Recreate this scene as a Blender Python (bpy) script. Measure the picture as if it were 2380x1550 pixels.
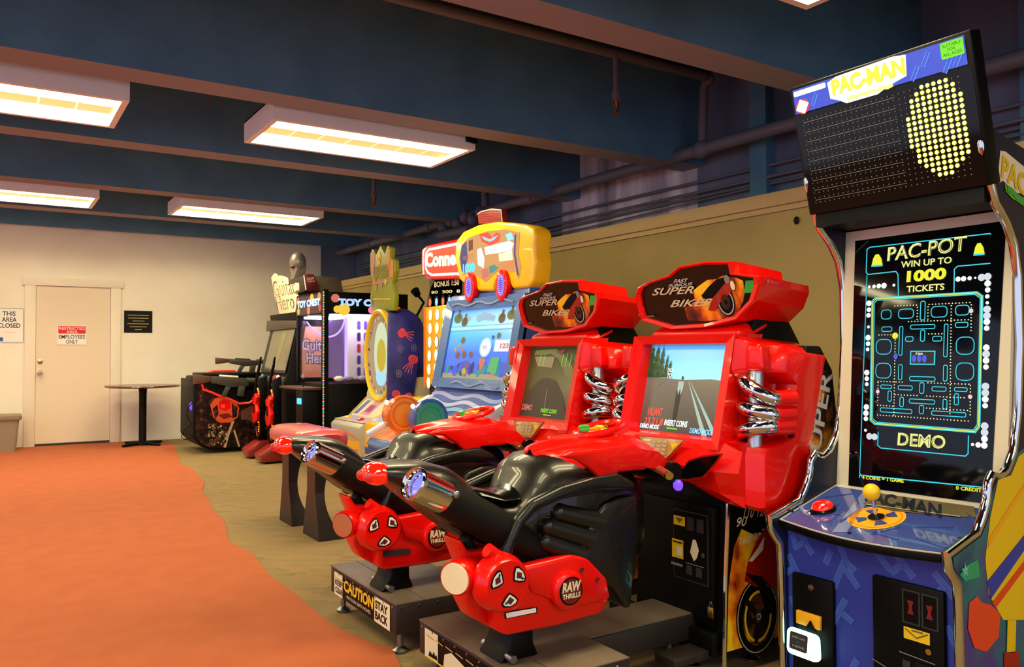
import bpy, bmesh, math, random
from mathutils import Vector as V, Matrix
random.seed(7)
for o in list(bpy.data.objects): bpy.data.objects.remove(o)
C = bpy.context.scene.collection
# ------------------------------------------------------------------ camera, light, exposure
FPX = 1889.0; YAW, PIT, ROL = math.radians(32.9), math.radians(1.32), math.radians(-0.17)
EYE = V((0, 0, 1.17))
FW = V((math.sin(YAW)*math.cos(PIT), math.cos(YAW)*math.cos(PIT), math.sin(PIT)))
r0 = V((math.cos(YAW), -math.sin(YAW), 0)); u0 = r0.cross(FW)
RT = r0*math.cos(ROL)+u0*math.sin(ROL); UP = -r0*math.sin(ROL)+u0*math.cos(ROL)
cam = bpy.data.cameras.new('camera'); camo = bpy.data.objects.new('camera', cam); C.objects.link(camo)
cam.sensor_width = 36; cam.lens = 36*FPX/2380; cam.clip_start = 0.05; cam.clip_end = 100
M = Matrix((RT, UP, -FW)).transposed().to_4x4(); M.translation = EYE; camo.matrix_world = M
bpy.context.scene.camera = camo
vs = bpy.context.scene.view_settings
vs.view_transform = 'Standard'; vs.look = 'None'; vs.gamma = 1; vs.use_curve_mapping = False; vs.exposure = 0.0
w = bpy.data.worlds.new('world'); bpy.context.scene.world = w; w.use_nodes = True
w.node_tree.nodes['Background'].inputs[0].default_value = (0.42, 0.46, 0.62, 1)
w.node_tree.nodes['Background'].inputs[1].default_value = 2.1
LENS = 24.0         # brightness of the fluorescent lenses
# ------------------------------------------------------------------ helpers
def ray(x, y): return FW*FPX + RT*(x-1190) - UP*(y-775)
def at(ax, c, x, y):
    d = ray(x, y); return EYE + d*((c-EYE[ax])/d[ax])
def lin(h):
    h = h.lstrip('#'); r = []
    for i in (0, 2, 4):
        c = int(h[i:i+2], 16)/255; r.append(c/12.92 if c <= .04045 else ((c+.055)/1.055)**2.4)
    return r
MATS = {}
def mat(name, col='808080', rough=.5, metal=0, coat=0, emit=0, ecol=None, spec=.5, noise=None, nscale=8, trans=0, bump=0, bscale=40, alpha=1, stretch=(1, 1, 1)):
    m = bpy.data.materials.new(name); m.use_nodes = True; nt = m.node_tree; b = nt.nodes['Principled BSDF']
    c = lin(col)+[1]; b.inputs['Base Color'].default_value = c
    b.inputs['Roughness'].default_value = rough; b.inputs['Metallic'].default_value = metal
    b.inputs['Coat Weight'].default_value = coat; b.inputs['Coat Roughness'].default_value = .04
    b.inputs['Specular IOR Level'].default_value = spec
    if trans: b.inputs['Transmission Weight'].default_value = trans; b.inputs['IOR'].default_value = 1.1
    if alpha < 1: b.inputs['Alpha'].default_value = alpha
    if emit:
        b.inputs['Emission Color'].default_value = (lin(ecol) if ecol else c[:3])+[1] if ecol else c
        b.inputs['Emission Strength'].default_value = emit
    if noise or bump:
        tc = nt.nodes.new('ShaderNodeTexCoord'); mp = nt.nodes.new('ShaderNodeMapping'); mp.inputs['Scale'].default_value = stretch
        nt.links.new(tc.outputs['Object'], mp.inputs[0])
    if noise:   # list of (pos, hex)
        n = nt.nodes.new('ShaderNodeTexNoise'); n.inputs['Scale'].default_value = nscale; n.inputs['Detail'].default_value = 5
        nt.links.new(mp.outputs[0], n.inputs['Vector'])
        r = nt.nodes.new('ShaderNodeValToRGB'); el = r.color_ramp.elements
        el[0].position = noise[0][0]; el[0].color = lin(noise[0][1])+[1]
        el[1].position = noise[-1][0]; el[1].color = lin(noise[-1][1])+[1]
        for p, h in noise[1:-1]:
            e = el.new(p); e.color = lin(h)+[1]
        nt.links.new(n.outputs['Fac'], r.inputs[0]); nt.links.new(r.outputs[0], b.inputs['Base Color'])
        if emit: nt.links.new(r.outputs[0], b.inputs['Emission Color'])
    if bump:
        n2 = nt.nodes.new('ShaderNodeTexNoise'); n2.inputs['Scale'].default_value = bscale; nt.links.new(mp.outputs[0], n2.inputs['Vector'])
        bp = nt.nodes.new('ShaderNodeBump'); bp.inputs['Strength'].default_value = bump; bp.inputs['Distance'].default_value = .01
        nt.links.new(n2.outputs['Fac'], bp.inputs['Height']); nt.links.new(bp.outputs[0], b.inputs['Normal'])
    MATS[name] = m; return m
def grad(name, stops, axis=2, emit=1, rough=.2, noise=0, nscale=4):
    """printed/displayed picture gradient across the object's own extent"""
    m = bpy.data.materials.new(name); m.use_nodes = True; nt = m.node_tree; b = nt.nodes['Principled BSDF']
    tc = nt.nodes.new('ShaderNodeTexCoord'); sp = nt.nodes.new('ShaderNodeSeparateXYZ'); nt.links.new(tc.outputs['Generated'], sp.inputs[0])
    fac = sp.outputs[axis]
    if noise:
        n = nt.nodes.new('ShaderNodeTexNoise'); n.inputs['Scale'].default_value = nscale; n.inputs['Detail'].default_value = 4
        nt.links.new(tc.outputs['Generated'], n.inputs['Vector'])
        a = nt.nodes.new('ShaderNodeMath'); a.operation = 'MULTIPLY_ADD'; nt.links.new(n.outputs['Fac'], a.inputs[0]); a.inputs[1].default_value = noise
        s2 = nt.nodes.new('ShaderNodeMath'); s2.operation = 'SUBTRACT'; nt.links.new(fac, s2.inputs[0]); s2.inputs[1].default_value = noise/2
        nt.links.new(s2.outputs[0], a.inputs[2]); fac = a.outputs[0]
    r = nt.nodes.new('ShaderNodeValToRGB'); el = r.color_ramp.elements
    el[0].position = stops[0][0]; el[0].color = lin(stops[0][1])+[1]; el[1].position = stops[-1][0]; el[1].color = lin(stops[-1][1])+[1]
    for p, h in stops[1:-1]: e = el.new(p); e.color = lin(h)+[1]
    nt.links.new(fac, r.inputs[0]); nt.links.new(r.outputs[0], b.inputs['Base Color']); b.inputs['Roughness'].default_value = rough
    if emit:
        nt.links.new(r.outputs[0], b.inputs['Emission Color']); b.inputs['Emission Strength'].default_value = emit
    MATS[name] = m; return m
def glow(name, col, s=1): return mat(name, '101010', .4, emit=s, ecol=col)
OFF = V((0, 0, 0))
class MB:
    def __bool__(s): return False      # lets two calls be chained with 'or'
    def __init__(s): s.v = []; s.f = []; s.m = []; s.sm = []; s.mats = []
    def mi(s, n):
        if n not in s.mats: s.mats.append(n)
        return s.mats.index(n)
    def add(s, vs, fs, m, smooth=False):
        k = len(s.v); s.v += [V(p)+OFF for p in vs]; i = s.mi(m)
        for f in fs: s.f.append([k+a for a in f]); s.m.append(i); s.sm.append(smooth)
        return s
    def bm(s, bm, m, smooth=False):
        bm.verts.index_update(); s.add([v.co.copy() for v in bm.verts], [[v.index for v in f.verts] for f in bm.faces], m, smooth); bm.free(); return s
    def box(s, a, b, m, bev=0, seg=2):
        x0, x1 = sorted((a[0], b[0])); y0, y1 = sorted((a[1], b[1])); z0, z1 = sorted((a[2], b[2]))
        return s.prism([(x0, y0, z0), (x1, y0, z0), (x1, y1, z0), (x0, y1, z0)], (0, 0, z1-z0), m, bev, seg)
    def prism(s, pts, ext, m, bev=0, seg=2, scale=1, smooth=None):
        b = bmesh.new(); e = V(ext); c = sum((V(p) for p in pts), V())/len(pts)
        lo = [b.verts.new(V(p)) for p in pts]; hi = [b.verts.new(c+(V(p)-c)*scale+e) for p in pts]
        b.faces.new(lo[::-1]); b.faces.new(hi); n = len(pts)
        for i in range(n): b.faces.new((lo[i], lo[(i+1) % n], hi[(i+1) % n], hi[i]))
        bmesh.ops.recalc_face_normals(b, faces=b.faces)
        if bev: bmesh.ops.bevel(b, geom=[ed for ed in b.edges], offset=bev, segments=seg, affect='EDGES', profile=.5, clamp_overlap=True)
        return s.bm(b, m, bool(bev) if smooth is None else smooth)
    def tube(s, path, r, m, n=10, closed=False, cap=True, smooth=True):
        P = [V(p) for p in path]; R = r if isinstance(r, (list, tuple)) else [r]*len(P); vs = []; fs = []; up = None
        for i, p in enumerate(P):
            a = P[(i-1) % len(P)] if (closed or i > 0) else p; b = P[(i+1) % len(P)] if (closed or i < len(P)-1) else p
            t = (b-a).normalized()
            if up is None: up = t.orthogonal().normalized()
            up = (up - t*up.dot(t)).normalized(); w_ = t.cross(up)
            for k in range(n):
                q = 2*math.pi*k/n; vs.append(p+(up*math.cos(q)+w_*math.sin(q))*R[i])
        L = len(P)
        for i in range(L if closed else L-1):
            for k in range(n): fs.append([i*n+k, i*n+(k+1) % n, ((i+1) % L)*n+(k+1) % n, ((i+1) % L)*n+k])
        if cap and not closed: fs += [list(range(n))[::-1], list(range((L-1)*n, L*n))]
        return s.add(vs, fs, m, smooth)
    def lathe(s, o, ax, prof, m, n=24, cap=True, smooth=True):
        o = V(o); ax = V(ax).normalized(); u = ax.orthogonal().normalized(); w_ = ax.cross(u); vs = []; fs = []
        for r, h in prof:
            for k in range(n):
                q = 2*math.pi*k/n; vs.append(o+ax*h+(u*math.cos(q)+w_*math.sin(q))*r)
        for i in range(len(prof)-1):
            for k in range(n): fs.append([i*n+k, i*n+(k+1) % n, (i+1)*n+(k+1) % n, (i+1)*n+k])
        if cap: fs += [list(range(n))[::-1], list(range((len(prof)-1)*n, len(prof)*n))]
        return s.add(vs, fs, m, smooth)
    def loft(s, rings, m, cap=True, smooth=True, closed=True):
        n = len(rings[0]); vs = [p for r in rings for p in r]; fs = []
        for i in range(len(rings)-1):
            for k in range(n if closed else n-1): fs.append([i*n+k, i*n+(k+1) % n, (i+1)*n+(k+1) % n, (i+1)*n+k])
        if cap: fs += [list(range(n))[::-1], list(range((len(rings)-1)*n, len(rings)*n))]
        return s.add(vs, fs, m, smooth)
    def ball(s, c, r, m, n=16, k=10):
        r = r if isinstance(r, (tuple, list)) else (r, r, r); vs = []; fs = []
        for i in range(k+1):
            t = math.pi*i/k
            for j in range(n):
                q = 2*math.pi*j/n; vs.append((c[0]+r[0]*math.sin(t)*math.cos(q), c[1]+r[1]*math.sin(t)*math.sin(q), c[2]+r[2]*math.cos(t)))
        for i in range(k):
            for j in range(n): fs.append([i*n+j, i*n+(j+1) % n, (i+1)*n+(j+1) % n, (i+1)*n+j])
        return s.add(vs, fs, m, True)
    def build(s, name, parent=None, label=None, cat=None, group=None, kind=None, loc=None, sub=0, autos=False):
        me = bpy.data.meshes.new(name); org = V((0, 0, 0))
        root = parent
        while root is not None and root.parent is not None: root = root.parent
        if root is not None: org = V(root['_o']) if '_o' in root else root.location.copy()
        elif loc is not None: org = V(loc)+OFF
        me.from_pydata([p-org for p in s.v], [], s.f)
        for n in s.mats: me.materials.append(MATS[n])
        me.polygons.foreach_set('material_index', s.m); me.polygons.foreach_set('use_smooth', s.sm)
        b = bmesh.new(); b.from_mesh(me)
        bmesh.ops.recalc_face_normals(b, faces=[f for f in b.faces if len(f.verts) > 0 and not s.nofix]) if not s.nofix else None
        b.to_mesh(me); b.free()
        if any(s.sm): me.set_sharp_from_angle(angle=math.radians(38))
        o = bpy.data.objects.new(name, me); C.objects.link(o)
        if root is not None: o.parent = parent
        else: o.location = org
        if sub: md = o.modifiers.new('smooth', 'SUBSURF'); md.levels = sub; md.render_levels = sub
        tag(o, label, cat, group, kind); return o
    nofix = False
def tag(o, label=None, cat=None, group=None, kind=None):
    for k, v_ in (('label', label), ('category', cat), ('group', group), ('kind', kind)):
        if v_: o[k] = v_
    return o
def thing(name, label, cat, loc, group=None):
    o = bpy.data.objects.new(name, None); C.objects.link(o); o.location = V(loc)+OFF; o.empty_display_size = .1
    return tag(o, label, cat, group)
def one(mb_call, name, parent=None, **k):
    m = MB(); mb_call(m); return m.build(name, parent, **k)
def px(ax, c, pts): return [at(ax, c, x, y) for x, y in pts]
def bez(p0, p1, p2, p3, n=12):
    r = []
    for i in range(n+1):
        t = i/n; r.append(V(p0)*(1-t)**3+V(p1)*3*t*(1-t)**2+V(p2)*3*t*t*(1-t)+V(p3)*t**3)
    return r
TC = {}
def textmesh(st, bold=0, n=3):
    k = (st, bold)
    if k in TC: return TC[k]
    cu = bpy.data.curves.new('t', 'FONT'); cu.body = st; cu.offset = bold; cu.resolution_u = n; cu.fill_mode = 'FRONT'
    o = bpy.data.objects.new('t', cu); C.objects.link(o); dg = bpy.context.evaluated_depsgraph_get()
    me = o.evaluated_get(dg).to_mesh(); vs = [v.co.copy() for v in me.vertices]; fs = [list(p.vertices) for p in me.polygons]
    o.evaluated_get(dg).to_mesh_clear(); bpy.data.objects.remove(o); bpy.data.curves.remove(cu)
    x0 = min(v.x for v in vs); x1 = max(v.x for v in vs); y0 = min(v.y for v in vs); y1 = max(v.y for v in vs)
    TC[k] = ([((v.x-x0)/(x1-x0), (v.y-y0)/(y1-y0)) for v in vs], fs); return TC[k]
class Pan:
    """a flat printed or lit panel lying on a real surface: origin o, right u, up v"""
    def __init__(s, o, u, v, mb=None, step=.0012):
        s.o = V(o); s.u = V(u).normalized(); s.v = V(v); s.v = (s.v-s.u*s.v.dot(s.u)).normalized(); s.n = s.u.cross(s.v); s.mb = MB() if mb is None else mb; s.step = step; s.mb.nofix = True
    def q(s, x, y, dy=0):       # photograph pixel -> panel coordinates
        d = ray(x, y); t = (s.o-EYE).dot(s.n)/d.dot(s.n); p = EYE+d*t-s.o; return (p.dot(s.u), p.dot(s.v))
    def w(s, p, l): return s.o+s.u*p[0]+s.v*p[1]+s.n*(s.step*(l+1))
    def poly(s, pts, m, l=0):
        a = sum(pts[i][0]*pts[(i+1) % len(pts)][1]-pts[(i+1) % len(pts)][0]*pts[i][1] for i in range(len(pts)))
        if a < 0: pts = pts[::-1]
        s.mb.add([s.w(p, l) for p in pts], [list(range(len(pts)))], m); return s
    def pq(s, pts, m, l=0): return s.poly([s.q(x, y) for x, y in pts], m, l)
    def rect(s, x0, y0, x1, y1, m, l=0): return s.poly([(x0, y0), (x1, y0), (x1, y1), (x0, y1)], m, l)
    def ell(s, cx, cy, rx, ry, m, l=0, n=20, rot=0):
        c, si = math.cos(rot), math.sin(rot)
        return s.poly([(cx+rx*math.cos(2*math.pi*k/n)*c-ry*math.sin(2*math.pi*k/n)*si, cy+rx*math.cos(2*math.pi*k/n)*si+ry*math.sin(2*math.pi*k/n)*c) for k in range(n)], m, l)
    def line(s, pts, wd, m, l=0, closed=False):
        P = [V((p[0], p[1], 0)) for p in pts]; n = len(P); L = []; R = []
        for i in range(n):
            a = P[i-1] if (closed or i > 0) else P[i]; b = P[(i+1) % n] if (closed or i < n-1) else P[i]
            if (b-a).length < 1e-9: b = P[i]; 
            d1 = (P[i]-a).normalized() if (P[i]-a).length > 1e-9 else (b-P[i]).normalized(); d2 = (b-P[i]).normalized() if (b-P[i]).length > 1e-9 else d1
            t = (d1+d2); t = t.normalized() if t.length > 1e-6 else d1
            nn = V((-t.y, t.x, 0)); k = 1/max(.4, nn.dot(V((-d1.y, d1.x, 0)))); L.append(P[i]+nn*wd/2*k); R.append(P[i]-nn*wd/2*k)
        vs = [s.w(p, l) for p in L]+[s.w(p, l) for p in R]
        fs = [[n+i, n+(i+1) % n, (i+1) % n, i] for i in range(n if closed else n-1)]
        s.mb.add(vs, fs, m); return s
    def ring(s, cx, cy, rx, ry, wd, m, l=0, n=24): return s.line([(cx+rx*math.cos(2*math.pi*k/n), cy+ry*math.sin(2*math.pi*k/n)) for k in range(n)], wd, m, l, True)
    def rr(s, x0, y0, x1, y1, r, wd, m, l=0):
        pts = []
        for cx, cy, a in ((x1-r, y0+r, -90), (x1-r, y1-r, 0), (x0+r, y1-r, 90), (x0+r, y0+r, 180)):
            for k in range(4): t = math.radians(a+30*k); pts.append((cx+r*math.cos(t), cy+r*math.sin(t)))
        return s.line(pts, wd, m, l, True) if wd else s.poly(pts, m, l)
    def text(s, st, x, y, w_, h, m, l=0, bold=0, shear=0, dirv=None):
        vs, fs = textmesh(st, bold); du, dv = (1, 0), (0, 1)
        if dirv: du = dirv[0]; dv = dirv[1]
        out = []
        for a, b in vs:
            a = a*w_+shear*b*h; b = b*h; out.append(s.w((x+a*du[0]+b*dv[0], y+a*du[1]+b*dv[1]), l))
        s.mb.add(out, fs, m); return s
    def tq(s, st, bl, br, tl, m, l=0, bold=0):      # text laid between three pixel corners
        a = s.q(*bl); b = s.q(*br); c = s.q(*tl); W_ = math.hypot(b[0]-a[0], b[1]-a[1]); H_ = math.hypot(c[0]-a[0], c[1]-a[1])
        return s.text(st, a[0], a[1], W_, H_, m, l, bold, 0, (((b[0]-a[0])/W_, (b[1]-a[1])/W_), ((c[0]-a[0])/H_, (c[1]-a[1])/H_)))
    def build(s, name, parent=None, **k): return s.mb.build(name, parent, **k)
XM = (0, -1, 0); UZ = (0, 0, 1)      # panels facing -X use right = -Y
# ------------------------------------------------------------------ materials
mat('wall_white', 'f0e8da', .8, noise=[(.3, 'ede4d4'), (.7, 'f3ecdf')], nscale=2.5, bump=.15, bscale=30)
mat('wall_olive', 'a08a58', .75, noise=[(.3, '9c8650'), (.7, 'ac9458')], nscale=1.6, bump=.2, bscale=40)
mat('trim_tan', 'c0a068', .6, noise=[(.3, 'b3925c'), (.7, 'c9aa72')], nscale=5, stretch=(1, .1, 1))
mat('ceil_blue', '54809a', .8, noise=[(.3, '4e7a94'), (.62, '5c88a2')], nscale=3, bump=.2, bscale=60)
mat('ceil_dark', '1c2024', .9)
mat('soffit_lit', '8e8c96', .8)  # beam underside tone: bounce from the carpet put into the colour
mat('wall_blue', '3c4250', .85, noise=[(.25, '4a5468'), (.5, '66728a'), (.75, '807e92')], nscale=3, stretch=(1, 1, .25), bump=.3, bscale=25)
mat('concrete', '8c7d80', .9, noise=[(.28, '948a94'), (.45, 'd4c4cc'), (.6, 'f4e6e6')], nscale=3.5, stretch=(1, 1.6, .2), bump=.4, bscale=20)
mat('pipe_grey', '6f6b73', .55, bump=.1)
mat('door_white', 'e4d4bf', .5); mat('trim_white', 'e9dfcf', .5)
mat('metal', 'b9b4a8', .25, 1); mat('chrome', 'd9d9d9', .06, 1); mat('brass', 'c9a24a', .3, 1)
mat('gray_metal', '8c8f92', .35, 1); mat('satin', 'b8bcc0', .3, .9)
mat('black', '050505', .45, spec=.15); mat('black_gloss', '070707', .15, coat=.1, spec=.35); mat('black_soft', '0d0b09', .6, spec=.2)
mat('black_vinyl', '0b0907', .36, coat=.25, spec=.4)
mat('red_gloss', 'de0a02', .3, coat=.35, spec=.25); mat('red_deep', 'a30d06', .35, coat=.5); mat('red_dark', '6e0c08', .4)
mat('white', 'f2efe8', .5); mat('cream', 'e9dcb6', .6); mat('grey', '7c7a78', .6); mat('lgrey', 'b5b2ac', .5); mat('dgrey', '2a2a2b', .6)
mat('yellow', 'f0c515', .4); mat('orange', 'ef7a18', .45); mat('navy', '152052', .45); mat('blue', '2c55a8', .4); mat('cyan', '39a9d8', .4)
mat('green', '2ea83c', .35, coat=.5); mat('lime', '79d626', .5); mat('pink', 'e0607e', .5); mat('teal', '2b8f86', .5); mat('purple', '5a3fa8', .5)
mat('brown', '4a2d1c', .5); mat('tabletop', '5a3328', .3, coat=.3); mat('deck', '6e6255', .38, 0, bump=.1, bscale=150, noise=[(.3, '5e5347'), (.7, '786a5c')], nscale=5)
mat('bin', '8f7f6c', .6); mat('pinkish', 'c07a80', .5); mat('gold_dark', '6e6248', .4, .3)
mat('flame', 'f09010', .35, noise=[(.34, '0e0a08'), (.42, '8e2408'), (.5, 'f07a0c'), (.6, 'ffd21c')], nscale=8, coat=.6, stretch=(1, 1, .6))
mat('flame_small', 'f09010', .35, noise=[(.45, '120e0b'), (.52, '6e3a14'), (.6, 'e08a1c'), (.7, 'f6cf3a')], nscale=9, coat=.6)
mat('gunart', '1a0f0c', .4, noise=[(.40, '0b0605'), (.55, '2b120c'), (.68, '6b3a26'), (.82, 'a87f63')], nscale=14, spec=.2)
mat('fabric_tan', 'a08a5c', .9)
mat('glass', 'ffffff', .03, trans=1, alpha=.12)
mat('seat_pink', 'c8464c', .35, coat=.5)
glow('lens', 'ffe9a8', 1.3); glow('tube_lens', 'ffecb8', LENS*1.25); glow('baffle', 'ffdc82', .9)
glow('g_white', 'ffffff', 1.6); glow('g_white_hot', 'ffffff', 4); glow('g_cyan', '2fd6e6', 1.0); glow('g_yellow', 'f0ee2a', 1.0); glow('g_pale', 'eef08c', 1.0); glow('g_dot', 'fff6b8', 1.1)
glow('g_led', 'ffe94a', 3.0); glow('g_led_core', 'fff7a0', 5); glow('g_led_off', '9a8a5c', .45); glow('g_red', 'ff2a12', 1.4); glow('g_red_hot', 'ff3a18', 4); glow('g_orange', 'ff8a10', 3)
glow('g_blue', '2a52ff', 1.5); glow('g_lblue', '86c8ff', 1.5); glow('g_purple', '6438ff', 2.2); glow('g_green', '2aff7a', 1.6); glow('g_mint', 'b8ffe4', 2.6)
glow('g_mblue', '3f58d8', 1.0); glow('g_mlight', '5f9cf0', 1.1); glow('g_lime', '7cf01e', 1.0); glow('g_redlamp', 'e01008', .9); glow('g_gold', 'ffcf3a', 1.5)
glow('g_pink', 'ff7a9c', 1.2); glow('g_lilac', 'c9a8ff', 1.3); glow('g_sky', '6fb4e8', .9); glow('g_sea', '2f78c8', .85); glow('g_redsign', 'f03a20', 1.2); glow('g_neon', 'ffd8c8', 3.0)
glow('g_brown', '6a4a2a', .8); glow('g_dgreen', '2f5a2a', .7); glow('g_asphalt', '4a4640', .7); glow('g_sand', 'b8b088', .8); glow('g_deep', '2a3a8c', .8); glow('g_black', '050505', .2)
glow('g_cream', 'f4e8c0', 1.2); glow('g_teal', '2a9a9a', .9); glow('g_olive', '6a6a30', .7); glow('g_coral', 'e07868', .9); glow('g_tan', 'b89a6a', .6); glow('g_reddark', '8c2a20', .6); glow('g_lightred', 'ff5040', 1.1)
# carpet with rows of short dark dashes
def carpet_mat():
    m = bpy.data.materials.new('carpet_tan'); m.use_nodes = True; nt = m.node_tree; b = nt.nodes['Principled BSDF']; b.inputs['Roughness'].default_value = .95
    tc = nt.nodes.new('ShaderNodeTexCoord'); mp = nt.nodes.new('ShaderNodeMapping'); nt.links.new(tc.outputs['Object'], mp.inputs[0])
    mp.inputs['Rotation'].default_value[2] = math.radians(33)
    br = nt.nodes.new('ShaderNodeTexBrick'); nt.links.new(mp.outputs[0], br.inputs['Vector'])
    br.inputs['Scale'].default_value = 1; br.inputs['Brick Width'].default_value = .11; br.inputs['Row Height'].default_value = .034; br.inputs['Mortar Size'].default_value = .0; br.inputs['Bias'].default_value = -.25
    br.inputs['Color1'].default_value = lin('8c724a')+[1]; br.inputs['Color2'].default_value = lin('68603f')+[1]; br.inputs['Mortar'].default_value = lin('7c6842')+[1]
    n = nt.nodes.new('ShaderNodeTexNoise'); n.inputs['Scale'].default_value = 3; nt.links.new(tc.outputs['Object'], n.inputs['Vector'])
    r = nt.nodes.new('ShaderNodeValToRGB'); r.color_ramp.elements[0].position = .42; r.color_ramp.elements[1].position = .6; nt.links.new(n.outputs['Fac'], r.inputs[0])
    mx = nt.nodes.new('ShaderNodeMixRGB'); nt.links.new(r.outputs[0], mx.inputs[0]); nt.links.new(br.outputs[0], mx.inputs[1]); mx.inputs[2].default_value = lin('846c46')+[1]
    nt.links.new(mx.outputs[0], b.inputs['Base Color']); MATS['carpet_tan'] = m
carpet_mat()
mat('carpet_red', 'a8542c', .95, noise=[(.35, 'a4512a'), (.65, 'ab572f')], nscale=6, bump=.15, bscale=220)
# ------------------------------------------------------------------ the room
WX, LX, FY, CZ, BZ = 4.21, 4.8, 11.85, 3.38, 2.65
S = dict(kind='structure')
one(lambda m: m.box((-6.5, -4, -.1), (5, FY+.2, 0), 'carpet_tan'), 'floor', **S)
edge = [(430, 1023), (395, 1030), (415, 1062), (418, 1078), (445, 1090), (465, 1110), (474, 1125), (470, 1145), (487, 1165), (497, 1190), (517, 1205), (525, 1225), (527, 1240), (535, 1262), (560, 1275), (590, 1290), (610, 1320), (640, 1350), (690, 1385), (740, 1430), (800, 1470), (870, 1500), (930, 1550)]
ep = [at(2, 0, x, y) for x, y in edge]; ep = [V((p.x, min(p.y, FY-.002), 0)) for p in ep]
ep[0] = V((1.72, FY-.002, 0)); ep += [V((.62, 1.2, 0)), V((.5, .5, 0)), V((.45, -1, 0)), V((.4, -4, 0)), V((-6.4, -4, 0)), V((-6.4, FY-.002, 0))]
sm = []
for i in range(len(ep)):
    if 0 < i < 25: 
        a, b_, c, d = ep[i-1], ep[i], ep[i+1], ep[min(i+2, len(ep)-1)]
        for t in (0, .33, .66): sm.append(.5*((2*b_)+(-a+c)*t+(2*a-5*b_+4*c-d)*t*t+(-a+3*b_-3*c+d)*t**3))
    else: sm.append(ep[i])
one(lambda m: m.prism([(p.x, p.y, .0005) for p in sm], (0, 0, .006), 'carpet_red'), 'carpet', label='orange-red carpet with a wavy edge covering the left of the floor', cat='carpet')
one(lambda m: m.box((-6.5, -4, CZ), (5, FY+.2, CZ+.1), 'ceil_dark'), 'ceiling', **S)
one(lambda m: m.box((-6.5, FY, 0), (WX+.02, FY+.2, CZ), 'wall_white'), 'wall_far', **S)
one(lambda m: m.box((WX+.02, FY-.02, 0), (LX+.2, FY+.2, CZ), 'wall_blue'), 'wall_far_corner', **S)
one(lambda m: m.box((WX, -4, 0), (LX, FY-.02, 2.1), 'wall_olive'), 'wall_right', **S)
def uw(m):
    m.box((LX, -4, 2.0), (LX+.2, 4.66, CZ), 'wall_blue'); m.box((LX, 4.66, 2.0), (LX+.2, 6.5, CZ), 'concrete'); m.box((LX, 6.5, 2.0), (LX+.2, FY, CZ), 'wall_blue')
one(uw, 'wall_right_upper', **S)
def ledge(m):
    m.box((WX-.035, -4, 2.09), (LX, FY-.02, 2.18), 'trim_tan', .006); m.box((WX-.015, -4, 2.055), (WX+.05, FY-.02, 2.09), 'trim_tan')
one(ledge, 'trim_1', **S)
one(lambda m: m.box((LX-.09, 3.9, 2.1801), (LX, 4.05, CZ), 'ceil_blue'), 'trim_2', **S)
one(lambda m: m.box((LX-.06, 2.1, 2.1801), (LX, 2.2, CZ), 'ceil_blue'), 'trim_3', **S)
n = 4
for i, (y0, y1) in enumerate(((-.62, -.40), (1.08, 1.30), (2.78, 3.0), (4.59, 4.82), (6.2, 6.42), (7.95, 8.17), (9.45, 9.68))):
    def bm_(m):
        m.box((-6.5, y0, BZ+.001), (LX, y1, CZ), 'ceil_blue'); m.box((-6.5, y0, BZ), (LX, y1, BZ+.0009), 'soffit_lit')
    one(bm_, 'trim_%d' % (n+i), **S)
one(lambda m: m.box((-6.5, FY-.12, 2.78), (LX, FY-.02, CZ), 'ceil_blue'), 'trim_12', **S)
# door
P = lambda x, y: at(1, FY, x, y)
dl, dr = .52, 1.37; dt = 2.03
def trimf(m):
    m.box((dl-.12, FY-.03, 0), (dl, FY, dt), 'trim_white', .004); m.box((dr, FY-.03, 0), (dr+.12, FY, dt), 'trim_white', .004)
    m.box((dl-.15, FY-.035, dt), (dr+.15, FY, dt+.1), 'trim_white', .004)
one(trimf, 'trim_13', **S)
d = one(lambda m: m.box((dl+.004, FY-.012, .035), (dr-.004, FY-.001, dt-.006), 'door_white'), 'door_1', **S)
one(lambda m: m.box((dl, FY-.02, 0), (dr, FY-.001, .03), 'dgrey'), 'threshold', d)
def knob(m, z): m.lathe((dl+.05, FY-.012, z), (0, -1, 0), [(.03, 0), (.03, .008), (.012, .01), (.012, .03), (.026, .04), (.03, .055), (.02, .07), (.002, .072)], 'metal', 16)
one(lambda m: knob(m, .93), 'door_knob', d); one(lambda m: m.lathe((dl+.05, FY-.012, 1.07), (0, -1, 0), [(.028, 0), (.028, .012), (.02, .016), (.002, .017)], 'metal', 16), 'deadbolt', d)
def onwall(name, x0, y0, x1, y1, base, label, cat, yy, edgec=None):
    a = at(1, yy, x0, y1); b = at(1, yy, x1, y0); w_ = b.x-a.x; h = b.z-a.z
    t = thing(name, label, cat, (a.x+w_/2, yy, a.z))
    one(lambda m: m.box((a.x, yy-.006, a.z), (b.x, yy, b.z), base), 'board', t)
    return t, Pan((a.x, yy-.006, a.z), (1, 0, 0), UZ), w_, h
t, p, w_, h = onwall('wall_sign', -14, 716, 56, 797, 'white', 'white sign with blue THIS AREA CLOSED lettering beside the white door', 'sign', FY-.001)
p.rr(.02*w_, .02*h, .98*w_, .98*h, .01, .005, 'blue')
for s, x, y, ww in (('THIS', .27, .77, .44), ('AREA', .25, .60, .5), ('CLOSED', .12, .43, .76)): p.text(s, x*w_, y*h, ww*w_, .13*h, 'navy', 0, .02)
p.text('Thank you', .3*w_, .28*h, .4*w_, .04*h, 'orange'); p.rect(.04*w_, .05*h, .3*w_, .16*h, 'blue'); p.build('lettering', t)
t, p, w_, h = onwall('door_sign', 133, 757, 201, 801, 'white', 'red and white RESTRICTED AREA EMPLOYEES ONLY sign on the white door', 'sign', FY-.0125)
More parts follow.
